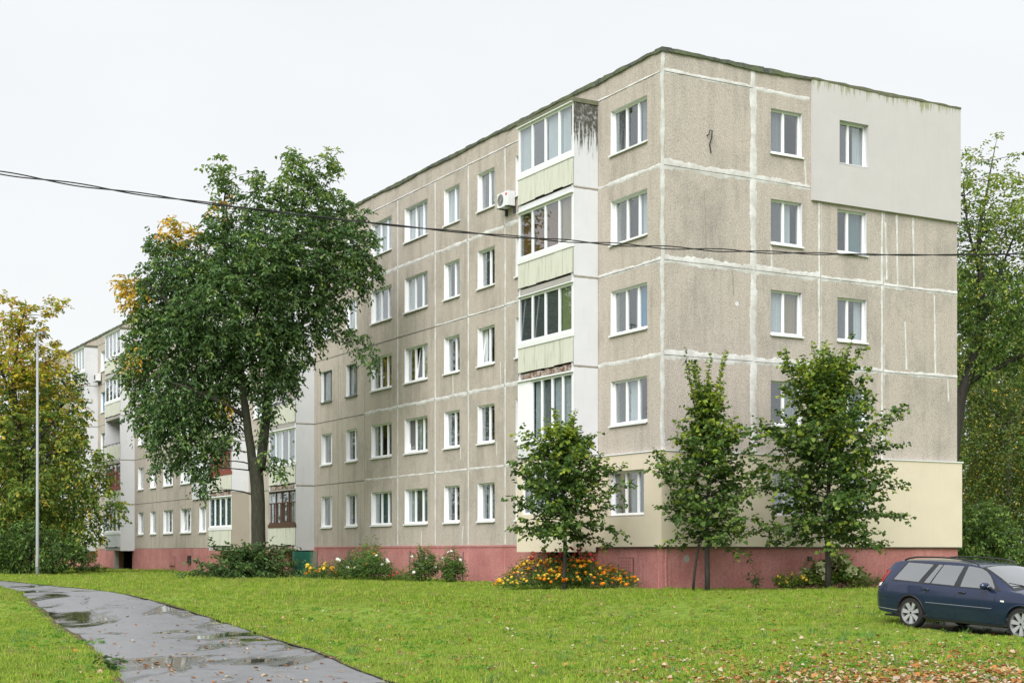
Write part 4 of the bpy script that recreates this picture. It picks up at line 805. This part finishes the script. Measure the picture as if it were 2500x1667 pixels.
mound('sapling', 'tiny dark sapling against the pink plinth of the gable', 'plant', 1733, 1352, 11, 42, .15, 160, .10, ['leaf_dark', 'leaf_elm'], [], .3, .4, dist=43.2, stems=5)
mound('plinth_weeds', 'weeds and low bushes along the far end of the plinth', 'shrub', 205, 1308, 38, 16, .6, 900, .10, ['leaf_dark', 'leaf_bush'], [], .4, .5, dist=80, stems=5)
# green netting fence round the rose border
def wpos(x, y): return np.array([x, y, gz(x, y)])
fence = empty('netting_fence', tuple(wpos(-9.2, 55.4))); tag(fence, 'low green netting fence on thin posts beside the rose border', 'fence'); fb = np.array(wpos(-9.2, 55.4))
run = [np.array(at(672*D2S, HZ, 56.0))[:2], np.array(at(727*D2S, HZ, 55.2))[:2], np.array(at(800*D2S, HZ, 55.3))[:2], np.array(at(940*D2S, HZ, 54.6))[:2], np.array(at(1062*D2S, HZ, 53.4))[:2]]
flat('net_green', (.022, .13, .085), .6, .2, 4); flat('net_grey', (.16, .17, .16), .6, .2, 4)
for i, p in enumerate(run):
    mb = MB(); g = gz(*p); mb.tube([(p[0]-fb[0], p[1]-fb[1], g-.2-fb[2]), (p[0]-fb[0]+.03, p[1]-fb[1], g+1.08-fb[2])], .018, 5); mb.build('post', M['dark_metal'], fence)
for i in range(4):
    a, b = run[i], run[i+1]; L = np.linalg.norm(b-a); mb = MB(); d = (b-a)/L; cell, w = (.035, .011) if i == 0 else (.10, .004)
    def nq(s0, s1, z0, z1, mb=mb, a=a, d=d):
        def q(s, z): c = a+d*s; return (c[0]-fb[0], c[1]-fb[1]+.02*math.sin(s*4)*z, gz(*c)+z-fb[2])
        mb.quad(q(s0, z0), q(s1, z0), q(s1, z1), q(s0, z1))
    for s in np.arange(0, L, cell): nq(s, s+w, .02, 1.0)
    for z in np.arange(.02, 1.0, cell): nq(0, L, z, z+w)
    mb.build('netting', M['net_green'] if i == 0 else M['net_grey'], fence)
# ------------------------------------------------------------------ lamp post and overhead cable
lp = at(86*D2S, 1322*D2S, 66); lx, ly = lp.x, 66.; lz = gz(lx, ly); ht = EYE-(765*D2S-HZ)/F_PX*66-lz
lamp = empty('street_lamp', (lx, ly, lz)); tag(lamp, 'plain pale grey metal lamp post beside the wet path', 'lamp post')
mb = MB(); mb.tube([(0, 0, -.2), (0, 0, .9), (0, 0, 1.0), (0, 0, ht-.2)], [.085, .082, .075, .05], 12); mb.build('pole', M['zinc'], lamp, smooth=True)
mb = MB(); mb.tube([(0, 0, -.05), (0, 0, .05)], .12, 12); mb.build('base_collar', M['zinc'], lamp)
mb = MB(); mb.box(-.055, .055, -.112, -.095, .45, .85); mb.build('service_door', M['frame_grey'], lamp)
mb = MB(); mb.tube([(0, 0, ht-.25), (0, .05, ht), (0, .5, ht+.08)], .045, 6); mb.build('bracket', M['zinc'], lamp)
mb = MB(); mb.hexa([(-.1, .4, ht+.0), (.1, .4, ht+.0), (-.08, 1.0, ht+.08), (.08, 1.0, ht+.08), (-.09, .4, ht+.14), (.09, .4, ht+.14), (-.06, 1.0, ht+.16), (.06, 1.0, ht+.16)]); mb.build('lamp_head', M['frame_grey'], lamp)
cp = [(0, 388), (460, 466), (850, 514), (1195, 551), (1400, 567), (1700, 578), (2000, 581), (2352, 580)]
C3 = []
for x, y in cp: dist = 17.5+5.0*x/2352; v = at(x*D2S, y*D2S, dist); C3.append((v.x, v.y, v.z))
C3 = np.array(C3); px_ = np.polyfit(C3[:, 0], C3[:, 1], 1); pz_ = np.polyfit(C3[:, 0], C3[:, 2], 2); X_ = np.arange(-16, 20, .06); mb = MB()
for ph in (0, math.pi):
    am = .013*(1+.5*np.sin(X_*.7))
    mb.tube([(x, np.polyval(px_, x)+a*math.sin(x*4.2+ph), np.polyval(pz_, x)+a*math.cos(x*4.2+ph)) for x, a in zip(X_, am)], .0085, 5)
tag(mb.build('overhead_cable', M['black'], smooth=True), 'pair of twisted black cables strung across the whole view', 'cable')
# ------------------------------------------------------------------ the parked estate car
n = NT('car_paint'); v = n.coord(); n.col(n.mix(n.noise(v, 2, 3), (.005, .0122, .043), (.0065, .0155, .051))).set(Roughness=.22, Specular_IOR_Level=.5, Coat_Weight=.6, Coat_Roughness=.05, Metallic=.0); M['car_paint'] = n.m
flat('trim', (.016, .017, .019), .45, .1, 5, .5); flat('tyre', (.018, .018, .018), .85, .15, 8, .3); flat('alloy', (.36, .365, .37), .4, .05, 5, .4, .2); flat('rim_metal', (.13, .13, .135), .5, .1, 5, .4, .2); flat('lamp_red', (.22, .014, .012), .15, .1, 5, .6); flat('lamp_clear', (.70, .70, .68), .12, .05, 5, .6); flat('rust', (.022, .014, .016), .6, .5, 14)
car = empty('parked_car'); tag(car, 'dark blue estate car parked at the right edge, front cut by the frame', 'car')
PITCH = math.atan(-PAD_SL); rot = Matrix.Rotation(-CAR_PHI, 4, 'Z') @ Matrix.Rotation(PITCH, 4, 'Y')
car.rotation_euler = (0, PITCH, -CAR_PHI); car.location = Vector((*CAR_P, PAD_Z0+.012))-(rot @ Vector((1.08, -.80, 0)))
I = lambda pts: (lambda x: float(np.interp(x, [p[0] for p in pts], [p[1] for p in pts])))
c_top = I([(0, .62), (.03, .68), (.08, .78), (.13, .98), (.26, 1.20), (.38, 1.365), (.55, 1.412), (.9, 1.438), (1.4, 1.455), (2.0, 1.458), (2.4, 1.44), (2.62, 1.41), (2.80, 1.36), (3.2, 1.19), (3.60, .985), (3.75, .95), (4.1, .905), (4.4, .83), (4.62, .74), (4.75, .62), (4.8, .5)])
c_belt = I([(0, .56), (.05, .66), (.10, .80), (.16, .93), (.3, .975), (1.5, .962), (3.3, .935), (3.6, .925), (3.8, .90), (4.3, .80), (4.62, .68), (4.8, .45)])
c_wid = I([(0, .70), (.04, .76), (.15, .835), (.4, .878), (1, .905), (2.2, .912), (3.4, .905), (4.1, .88), (4.5, .80), (4.7, .70), (4.8, .60)])
c_wt = I([(0, .62), (.08, .70), (.13, .74), (.26, .70), (.38, .62), (.6, .60), (1, .615), (2.0, .635), (2.62, .625), (2.80, .64), (3.2, .72), (3.60, .80), (3.8, .80), (4.3, .76), (4.6, .66), (4.8, .52)])
AX = (1.08, 3.834); AR = .365
def c_bot(x):
    z = float(np.interp(x, [0, .12, .5, 1.4, 3.5, 4.3, 4.8], [.36, .30, .265, .225, .225, .23, .30]))
    for a in AX:
        if abs(x-a) < AR: z = max(z, .315+math.sqrt(AR*AR-(x-a)**2))
    return z
def side_y(x, z):
    b = min(c_belt(x), c_top(x)-.02); w = c_wid(x)
    if z <= b: return w*float(np.interp(z, [.2, .34, .50, .72, b-.05, b], [.89, .94, .985, 1., .982, .955]))
    t = (z-b)/max(c_top(x)-.045-b, .02); t = min(t, 1); return w*.955+(c_wt(x)-w*.955)*(t**1.12)
xs_ = sorted(set(list(np.linspace(0, .4, 12))+list(np.linspace(.4, 4.4, 60))+list(np.linspace(4.4, 4.8, 10))+[a+AR*math.cos(t) for a in AX for t in np.linspace(0, math.pi, 19)]))
rows = []
for x in xs_:
    b = min(c_belt(x), c_top(x)-.02); zb = min(c_bot(x), b-.02); sec = []
    sec.append((side_y(x, zb)-.10, zb+.005)); 
    for t in np.linspace(0, 1, 9): z = zb+(b-zb)*t; sec.append((side_y(x, z), z))
    ze = c_top(x)-.045
    if ze < b: ze = b+.002
    for t in np.linspace(.12, 1, 7): z = b+(ze-b)*t; sec.append((side_y(x, z) if ze > b+.01 else c_wid(x)*.955+(c_wt(x)-c_wid(x)*.955)*t, z))
    for t in (.9, .7, .4, 0): y = c_wt(x)*t; sec.append((y, c_top(x)-.045*t**3.0))
    full = [(x, -y, z) for y, z in sec]+[(x, y, z) for y, z in reversed(sec[:-1])]
    rows.append(full)
mb = MB(); mb.grid(rows); mb.poly(rows[0]); mb.poly(rows[-1][::-1]); body = mb.build('body', M['car_paint'], car, smooth=True)
md = body.modifiers.new('edge', 'EDGE_SPLIT'); md.split_angle = R(38)
mb = MB(); mb.box(.3, 4.5, -.78, .78, .20, .24)
for a in AX: mb.box(a-.40, a+.40, -.60, .60, .2, .74)
mb.build('underbody', M['black'], car)
def patch(poly, off, side=-1, name='pane', mat=None, parent=None, sub=5, th=.004):
    """panel laid on the body side: poly of (x,z) quads interpolated over the curved flank"""
    (a, b, c, d) = poly; mb = MB(); G = []
    for i in range(sub+1):
        t = i/sub; r_ = []
        for j in range(sub+1):
            s = j/sub; x = (a[0]*(1-s)+b[0]*s)*(1-t)+(d[0]*(1-s)+c[0]*s)*t; z = (a[1]*(1-s)+b[1]*s)*(1-t)+(d[1]*(1-s)+c[1]*s)*t; r_.append((x, side*(side_y(x, z)+off), z))
        G.append(r_)
    mb.grid(G); return mb.build(name, mat, parent or car, smooth=True)
for sd in (-1, 1):
    fr_ = patch([(.52, .955), (3.34, .922), (2.80, 1.345), (.74, 1.372)], .004, sd, 'window_surround', M['trim'], sub=14)
    for q in ([(.58, .985), (1.27, .972), (1.49, 1.345), (.79, 1.348)], [(1.42, .970), (1.57, .967), (1.735, 1.348), (1.63, 1.348)], [(1.61, .966), (2.20, .955), (2.27, 1.352), (1.765, 1.35)]):
        patch(q, .009, sd, 'side_window', M['car_glass'], sub=6)
    # front door glass with a curved top edge
    mb = MB(); G = []
    for i in range(9):
        t = i/8; r_ = []
        for j in range(13):
            s = j/12; x = (2.36+(3.18-2.36)*s); zt = float(np.interp(x, [2.36, 2.5, 2.7, 2.85, 3.0, 3.18], [1.355, 1.35, 1.325, 1.27, 1.17, .985])); x += (.02 if s < .05 else 0)*t; z = .948+(zt-.948)*t; r_.append((x, sd*(side_y(x, z)+.009), z))
        G.append(r_)
    mb.grid(G); mb.build('side_window', M['car_glass'], car, smooth=True)
    # seams, mouldings, handles, mirror, lamps
    for q in ([(2.245, .26), (2.252, .26), (2.262, .945), (2.255, .945)], [(3.20, .26), (3.207, .26), (3.245, .9), (3.238, .9)], [(1.44, .60), (1.447, .60), (1.36, .95), (1.353, .95)], [(1.47, .27), (1.477, .27), (1.447, .60), (1.44, .60)]): patch(q, .003, sd, 'door_seam', M['black'], sub=4)
    patch([(1.50, .525), (3.17, .525), (3.17, .567), (1.50, .567)], .012, sd, 'side_moulding', M['car_paint'], sub=8); patch([(1.50, .566), (3.17, .566), (3.17, .574), (1.50, .574)], .013, sd, 'moulding_strip', M['frame_grey'], sub=8)
    patch([(1.42, .215), (3.48, .215), (3.48, .262), (1.42, .262)], .008, sd, 'sill_trim', M['trim'], sub=8)
    patch([(.02, .60), (.74, .60), (.74, .613), (.02, .613)], .004, sd, 'bumper_seam', M['black'], sub=6); patch([(.05, .365), (.72, .335), (.72, .35), (.05, .38)], .006, sd, 'bumper_strip', M['frame_grey'], sub=6)
    patch([(.115, .86), (.30, .93), (.40, 1.16), (.255, 1.17)], .006, sd, 'tail_lamp', M['lamp_red'], sub=4); patch([(.105, .80), (.22, .84), (.27, .915), (.12, .87)], .007, sd, 'reverse_lamp', M['lamp_clear'], sub=3)
    patch([(3.37, .72), (3.46, .71), (3.46, .745), (3.37, .745)], .008, sd, 'indicator', M['lamp_clear'], sub=2); patch([(4.28, .66), (4.72, .52), (4.72, .62), (4.30, .80)], .006, sd, 'headlamp', M['lamp_clear'], sub=5)
    for hx in (1.50, 2.42):
        y = sd*(side_y(hx, .84)); mb = MB(); mb.tube([(hx-.09, y+sd*.0, .842), (hx-.06, y+sd*.03, .845), (hx+.07, y+sd*.03, .84), (hx+.10, y, .838)], [.014, .016, .016, .012], 6); mb.build('door_handle', M['car_paint'], car, smooth=True); patch([(hx-.07, .80), (hx+.07, .797), (hx+.07, .832), (hx-.07, .832)], .004, sd, 'handle_recess', M['trim'], sub=2)
    my = sd*side_y(3.08, .98); mb = MB(); G = []
    for i in range(7):
        t = i/6*math.pi; r_ = []
        for j in range(11): w = 2*math.pi*j/10; s = math.sin(t)**.6; r_.append((3.06-.04*math.cos(w)*s*1.6-.02, my+sd*(.13-.115*math.cos(t)), 1.0+.075*math.sin(w)*s))
        G.append(r_)
    mb.grid(G); mr = mb.build('mirror', M['car_paint'], car, smooth=True); mb = MB(); mb.tube([(3.12, my-sd*.02, .955), (3.08, my+sd*.06, .965)], .028, 6); mb.build('mirror_stalk', M['trim'], mr)
    # roof rail
    G = [(x, sd*(c_wt(x)-.03), c_top(x)-.045+hh) for x, hh in ((.62, .02), (.75, .055), (1.0, .078), (1.6, .085), (2.2, .08), (2.45, .055), (2.58, .02))]; mb = MB(); mb.tube(G, [.016, .020, .017, .017, .017, .020, .015], 6); mb.build('roof_rail', M['trim'], car, smooth=True)
    # arch lips
    for a in AX:
        mb = MB(); mb.tube([(a+AR*math.cos(t), sd*(side_y(a+AR*math.cos(t), .315+AR*math.sin(t))-.006), .315+AR*math.sin(t)) for t in np.linspace(.05, math.pi-.05, 24)], .018, 6); mb.build('arch_lip', M['rust'] if (a < 2 and sd < 0) else M['car_paint'], car, smooth=True)
        mb = MB(); mb.tube([(a+(AR-.004)*math.cos(t), sd*.76, .315+(AR-.004)*math.sin(t)) for t in np.linspace(-.2, math.pi+.2, 24)], .10, 5); mb.build('wheel_liner', M['black'], car)
        # wheel
        y0 = sd*.805; wl = MB()
        prof_ = [(.235, -.09), (.295, -.10), (.313, -.075), (.316, 0), (.313, .075), (.295, .10), (.235, .09)]
        wl.grid([[(a+r_*math.cos(t), y0+sd*(o_-.02), .315+r_*math.sin(t)) for r_, o_ in prof_] for t in np.linspace(0, 2*math.pi, 37)]); wheel = wl.build('wheel', M['tyre'], car, smooth=True)
        wl = MB(); wl.grid([[(a+r_*math.cos(t), y0+sd*o_, .315+r_*math.sin(t)) for r_, o_ in ((.238, .076), (.226, .070), (.205, .03), (.205, -.05))] for t in np.linspace(0, 2*math.pi, 37)]); wl.build('rim', M['rim_metal'], wheel, smooth=True)
        wl = MB(); wl.poly([(a+.21*math.cos(t), y0+sd*-.03, .315+.21*math.sin(t)) for t in np.linspace(0, 2*math.pi, 25)[:-1]]); wl.build('brake_disc', M['dark_metal'], wheel)
        for k in range(7):
            t = 2*math.pi*k/7+.3; wl = MB(); rd = np.array([math.cos(t), math.sin(t)]); tn = np.array([-rd[1], rd[0]]); pts = []
            for o_ in (.02, .062):
                for r_, hw in ((.05, .024), (.225, .046)):
                    for sg in (-1, 1): q = rd*r_+tn*hw*sg; pts.append((a+q[0], y0+sd*(o_-(.012 if r_ < .1 else 0)), .315+q[1]))
            wl.hexa(pts); wl.build('spoke', M['alloy'], wheel)
        wl = MB(); wl.tube([(a, y0+sd*.0, .315), (a, y0+sd*.058, .315)], [.055, .048], 14); wl.build('hub_cap', M['alloy'], wheel); wl = MB(); wl.tube([(a, y0+sd*.05, .315), (a, y0+sd*.060, .315)], .028, 10); wl.build('hub_badge', M['black'], wheel)
def top_patch(x0, x1, k0, k1, nm, mat, off=.006):
    G = []
    for i in range(11):
        x = x0+(x1-x0)*i/10; G.append([(x, c_wt(x)*(k0+(k1-k0)*j/12), c_top(x)-.045*abs(k0+(k1-k0)*j/12)**3+off) for j in range(13)])
    mb = MB(); mb.grid(G); return mb.build(nm, mat, car, smooth=True)
top_patch(2.70, 3.62, -.99, .99, 'windscreen_surround', M['trim'], .004); top_patch(2.76, 3.54, -.93, .93, 'windscreen', M['car_glass'], .010); top_patch(.17, .36, -.86, .86, 'rear_window', M['car_glass'], .008)
for y in (-.45, .12):
    mb = MB(); mb.tube([(3.60, y+.05, .995), (3.52, y, 1.035), (3.44, y-.30, 1.083)], [.012, .010, .008], 5); mb.build('wiper', M['black'], car)
mb = MB(); mb.tube([(2.45, 0, 1.44), (2.40, 0, 1.50), (2.2, 0, 1.68)], [.02, .006, .003], 5); mb.build('aerial', M['black'], car)
mb = MB(); mb.box(-.004, .03, -.62, .62, .42, .58); mb.build('rear_bumper_trim', M['trim'], car)
for y in (-.36, .36):
    for xx in (1.85, 2.75): 
        if xx < 2: mb = MB(); mb.box(xx-.12, xx+.02, y-.25, y+.25, .55, 1.12); mb.box(xx-.1, xx-.0, y-.12, y+.12, 1.13, 1.28)
        else: mb = MB(); mb.box(xx-.35, xx-.2, y-.25, y+.25, .55, 1.14); mb.box(xx-.32, xx-.22, y-.12, y+.12, 1.15, 1.30)
        mb.build('seat', M['interior'], car)
# ------------------------------------------------------------------ grass, weeds and fallen leaves
tcol = bpy.data.collections.new('tuft_sources')
def tuft(i, n_b, rad, h, w):
    V = []; Fc = []
    for _ in range(n_b):
        a = RNG.uniform(0, 2*math.pi); r_ = rad*math.sqrt(RNG.random()); p = np.array([r_*math.cos(a), r_*math.sin(a), -.01]); b = RNG.uniform(0, 2*math.pi); d = np.array([math.cos(b), math.sin(b), 0]); s = np.array([-d[1], d[0], 0])*w*RNG.uniform(.6, 1.2); hh = h*RNG.uniform(.45, 1.15); ln = RNG.uniform(.15, .75)*hh; n0 = len(V)
        V += [p-s, p+s, p+d*ln*.4+np.array([0, 0, hh*.6])-s*.8, p+d*ln*.4+np.array([0, 0, hh*.6])+s*.8, p+d*ln*1.1+np.array([0, 0, hh*.98])]
        Fc += [(n0, n0+1, n0+3), (n0, n0+3, n0+2), (n0+2, n0+3, n0+4)]
    me = bpy.data.meshes.new('tuft_%d' % i); me.from_pydata([tuple(v) for v in V], [], Fc); me.materials.append(M['grass_blade']); o = bpy.data.objects.new('tuft_%d' % i, me); tcol.objects.link(o)
for i in range(4): tuft(i, 42, .115, .060, .0040)
for i in range(4, 6): tuft(i, 36, .10, .095, .0045)
PP = np.concatenate([RQ, LQ[::-1]])
def in_poly_np(x, y, poly):
    c = np.zeros(len(x), bool); j = len(poly)-1
    for i in range(len(poly)):
        xi, yi = poly[i]; xj, yj = poly[j]; m_ = ((yi > y) != (yj > y)) & (x < (xj-xi)*(y-yi)/(yj-yi+1e-12)+xi); c ^= m_; j = i
    return c
gpts = []; gsc = []
for y0, y1, den, sc in ((13, 20, 120, 1.), (20, 26, 95, 1.), (26, 34, 80, 1.05), (34, 44, 60, 1.2), (44, 58, 36, 1.35), (58, 100, 13, 1.7)):
    xl, xr = -(.347*y1+3.5), .347*y1+3.5
    if y0 >= 44: xr = 4 if y0 < 58 else -6
    N_ = int((xr-xl)*(y1-y0)*den); x = RNG.uniform(xl, xr, N_); y = RNG.uniform(y0, y1, N_)
    x += .03*np.sin(y*40); ok = ~in_poly_np(x, y, PP)
    u = (x-CAR_P[0])*CH[0]+(y-CAR_P[1])*CH[1]; v = (x-CAR_P[0])*CN[0]+(y-CAR_P[1])*CN[1]; ok &= ~((u > -1.0) & (v > -.02) & (v < 2.5))
    bx = (x-BX)*math.cos(YAW)+(y-BY)*math.sin(YAW); by = -(x-BX)*math.sin(YAW)+(y-BY)*math.cos(YAW); ok &= ~((bx > -.06) & (bx < 12.1) & (by > -.06) & (by < LEN))
    pn = .5+.25*np.sin(x*.83+1.3*np.sin(y*.41))+.25*np.sin(y*.67+1.7*np.sin(x*.37+2)); fn = .5+.5*np.sin(x*3.1+2*np.sin(y*1.9))*np.sin(y*2.7+1.4*np.sin(x*2.3))
    worn = np.exp(-((y-(30.5+.9*np.sin(x*.35)-.12*x))/.55)**2)*(x > -4); ok &= RNG.random(len(x)) < (1-.7*worn)*(.80+.20*sstep(.25, .5, pn))
    x, y, pn, fn = x[ok], y[ok], pn[ok], fn[ok]; sc = sc*(.62+.55*pn)*(.78+.45*fn**3); gpts.append(np.stack([x, y, ground(x, y)], 1)); gsc.append(sc*RNG.uniform(.7, 1.3, len(x)))
gpts = np.concatenate(gpts); gsc = np.concatenate(gsc)
me = bpy.data.meshes.new('grass'); me.vertices.add(len(gpts)); me.vertices.foreach_set('co', gpts.astype(np.float32).ravel())
at_ = me.attributes.new('sc', 'FLOAT', 'POINT'); at_.data.foreach_set('value', gsc.astype(np.float32)); me.materials.append(M['grass_blade'])
grass = link(bpy.data.objects.new('grass', me)); tag(grass, 'short bright green lawn grass around the path and building', 'grass', kind='stuff')
ng = bpy.data.node_groups.new('grass_scatter', 'GeometryNodeTree'); ng.interface.new_socket('Geometry', in_out='INPUT', socket_type='NodeSocketGeometry'); ng.interface.new_socket('Geometry', in_out='OUTPUT', socket_type='NodeSocketGeometry')
gi = ng.nodes.new('NodeGroupInput'); go = ng.nodes.new('NodeGroupOutput'); ip = ng.nodes.new('GeometryNodeInstanceOnPoints'); ci = ng.nodes.new('GeometryNodeCollectionInfo'); ci.inputs['Collection'].default_value = tcol; ci.inputs['Separate Children'].default_value = True; ci.inputs['Reset Children'].default_value = True
ip.inputs['Pick Instance'].default_value = True; na = ng.nodes.new('GeometryNodeInputNamedAttribute'); na.data_type = 'FLOAT'; na.inputs['Name'].default_value = 'sc'
rv = ng.nodes.new('FunctionNodeRandomValue'); rv.data_type = 'FLOAT_VECTOR'; rv.inputs[0].default_value = (-.12, -.12, 0); rv.inputs[1].default_value = (.12, .12, 6.283)
mtp = ng.nodes.new('GeometryNodeMeshToPoints'); ng.links.new(gi.outputs[0], mtp.inputs['Mesh']); ng.links.new(mtp.outputs[0], ip.inputs['Points']); ng.links.new(ci.outputs[0], ip.inputs['Instance']); ng.links.new(rv.outputs[0], ip.inputs['Rotation']); ng.links.new(na.outputs[0], ip.inputs['Scale']); ng.links.new(ip.outputs[0], go.inputs[0])
grass.modifiers.new('scatter', 'NODES').node_group = ng
# broadleaf weeds in the lawn
lv = Leaves()
for _ in range(420):
    y = RNG.uniform(16, 36); x = RNG.uniform(-.347*y-1, .347*y+1)
    if in_poly_np(np.array([x]), np.array([y]), PP)[0]: continue
    for k in range(int(RNG.integers(2, 6))):
        px_0 = x+RNG.normal(0, .12); py_0 = y+RNG.normal(0, .12); a = RNG.uniform(0, 6.28); lv.twig(np.array([px_0, py_0, gz(px_0, py_0)+.03]), np.array([math.cos(a), math.sin(a), .5]), .14, 5, .065, .6, 0, .3)
o = lv.build('lawn_weeds', [M['weed']], None); tag(o, 'patches of broad leaved weeds in the lawn', 'weeds', kind='stuff')
# dark weed growing at the left edge of the path
e = gp(268, 1640); wr = empty('path_weed', e); tag(wr, 'small dark weed at the left edge of the wet path', 'plant'); lv = Leaves()
for k in range(9): a = k*.7; lv.twig(np.array([0, 0, .01]), np.array([math.cos(a), math.sin(a), 1.2]), .26, 5, .11, .45, 0, .1)
lv.build('foliage', [M['leaf_dark']], wr)
# fallen leaves: dense towards the lower right, sparse elsewhere
LPX = []
def scatter(n_, fx, fy):
    LPX.extend(gpv([fx() for _ in range(n_)], [min(1720, max(1440, fy())) for _ in range(n_)])[:, :2])
scatter(2600, lambda: 2500-abs(RNG.normal(0, 430)), lambda: 1667-abs(RNG.normal(0, 52))+20)
scatter(1300, lambda: RNG.uniform(1500, 2520), lambda: RNG.uniform(1570, 1690)); scatter(650, lambda: RNG.uniform(900, 2500), lambda: RNG.uniform(1475, 1660)); scatter(110, lambda: RNG.uniform(0, 1000), lambda: RNG.uniform(1500, 1667)); scatter(230, lambda: RNG.uniform(200, 950), lambda: RNG.uniform(1480, 1690)); scatter(120, lambda: RNG.uniform(950, 2100), lambda: RNG.uniform(1455, 1520))
LPX = np.array(LPX); n_ = len(LPX); inp = in_poly_np(LPX[:, 0], LPX[:, 1], PP); zz = ground(LPX[:, 0], LPX[:, 1])+np.where(inp, .032, RNG.uniform(.018, .06, n_)); a = RNG.uniform(0, 6.28, n_); L_ = RNG.uniform(.035, .10, n_)*RNG.uniform(.7, 1.15, n_)
T = np.stack([np.cos(a), np.sin(a), RNG.normal(0, .25, n_)*~inp], 1); N_ = np.stack([RNG.normal(0, .35, n_)*~inp, RNG.normal(0, .35, n_)*~inp, np.ones(n_)], 1)
o = leaf_mesh('fallen_leaves', np.stack([LPX[:, 0], LPX[:, 1], zz], 1), T, N_, L_, L_*RNG.uniform(.6, 1., n_), M['litter'], None, None, .22); tag(o, 'brown and orange fallen leaves scattered over the lawn', 'leaves', kind='stuff')

# ------------------------------------------------------------------ unseen trees added outside the view to darken the window reflections
src = bpy.data.objects['woodland_tree']
for x, y, sc, rz, lb in ((-58, 58, 1.0, 0, 'dark leafy tree added beyond the left edge for window reflections'), (-66, 74, 1.1, 1, 'dark leafy tree added beyond the left edge for window reflections'), (-62, 92, 1.05, 2, 'dark leafy tree added beyond the left edge for window reflections'), (-74, 108, 1.2, 3, 'dark leafy tree added beyond the left edge for window reflections'), (-70, 44, .9, 4, 'dark leafy tree added beyond the left edge for window reflections'), (-55, 122, 1.1, 5, 'dark leafy tree added beyond the left edge for window reflections'),
                         (52, 22, .75, 1, 'dark leafy tree added beyond the right edge for window reflections'), (60, 10, .8, 2, 'dark leafy tree added beyond the right edge for window reflections'), (48, 8, .7, 3, 'dark leafy tree added beyond the right edge for window reflections'), (66, -8, .9, 4, 'dark leafy tree added beyond the right edge for window reflections')):
    t = src.copy(); COL.objects.link(t); t.location = (x, y, gz(x, y)); t.rotation_euler = (0, 0, rz); t.scale = (sc,)*3; t['label'] = lb; t['group'] = 'trees added for reflections outside the view to the '+('left' if x < 0 else 'right')
    for ch in list(src.children): c = ch.copy(); COL.objects.link(c); c.parent = t

mb = MB(); q_ = [P('R', 1.62, 13.55, .0), P('R', 1.62, 13.56, .10), P('R', 1.66, 13.70, .10), P('R', 1.74, 13.70, .10), P('R', 1.76, 13.50, .06), P('R', 1.70, 13.30, .03), P('R', 1.76, 13.05, .02)]; mb.tube(q_, .018, 5); mb.build('wall_hook', M['rust'], BLD)

tuss = MB()
for q in range(70):
    y = RNG.uniform(16.5, 36); x = RNG.uniform(-.34*y, .34*y)
    if in_poly_np(np.array([x]), np.array([y]), PP)[0]: continue
    hh = RNG.uniform(.10, .22); z = gz(x, y)
    for b in range(26):
        a = RNG.uniform(0, 6.28); r0_ = RNG.uniform(0, .10); d = np.array([math.cos(a), math.sin(a)]); h_ = hh*RNG.uniform(.5, 1.1); l_ = h_*RNG.uniform(.3, 1.0); w = np.array([-d[1], d[0]])*.004
        b0 = np.array([x, y])+d*r0_; b1 = b0+d*l_*.45; b2 = b0+d*l_
        tuss.quad((*(b0-w), z), (*(b0+w), z), (*(b1+w), z+h_*.7), (*(b1-w), z+h_*.7)); tuss.poly([(*(b1-w), z+h_*.7), (*(b1+w), z+h_*.7), (*b2, z+h_)])
leafmat('tussock', [(0, (.06, .15, .03)), (.6, (.10, .21, .05)), (1, (.20, .27, .07))])
tag(tuss.build('tussock_grass', M['tussock']), 'scattered taller darker grass tussocks in the lawn', 'grass', kind='stuff')
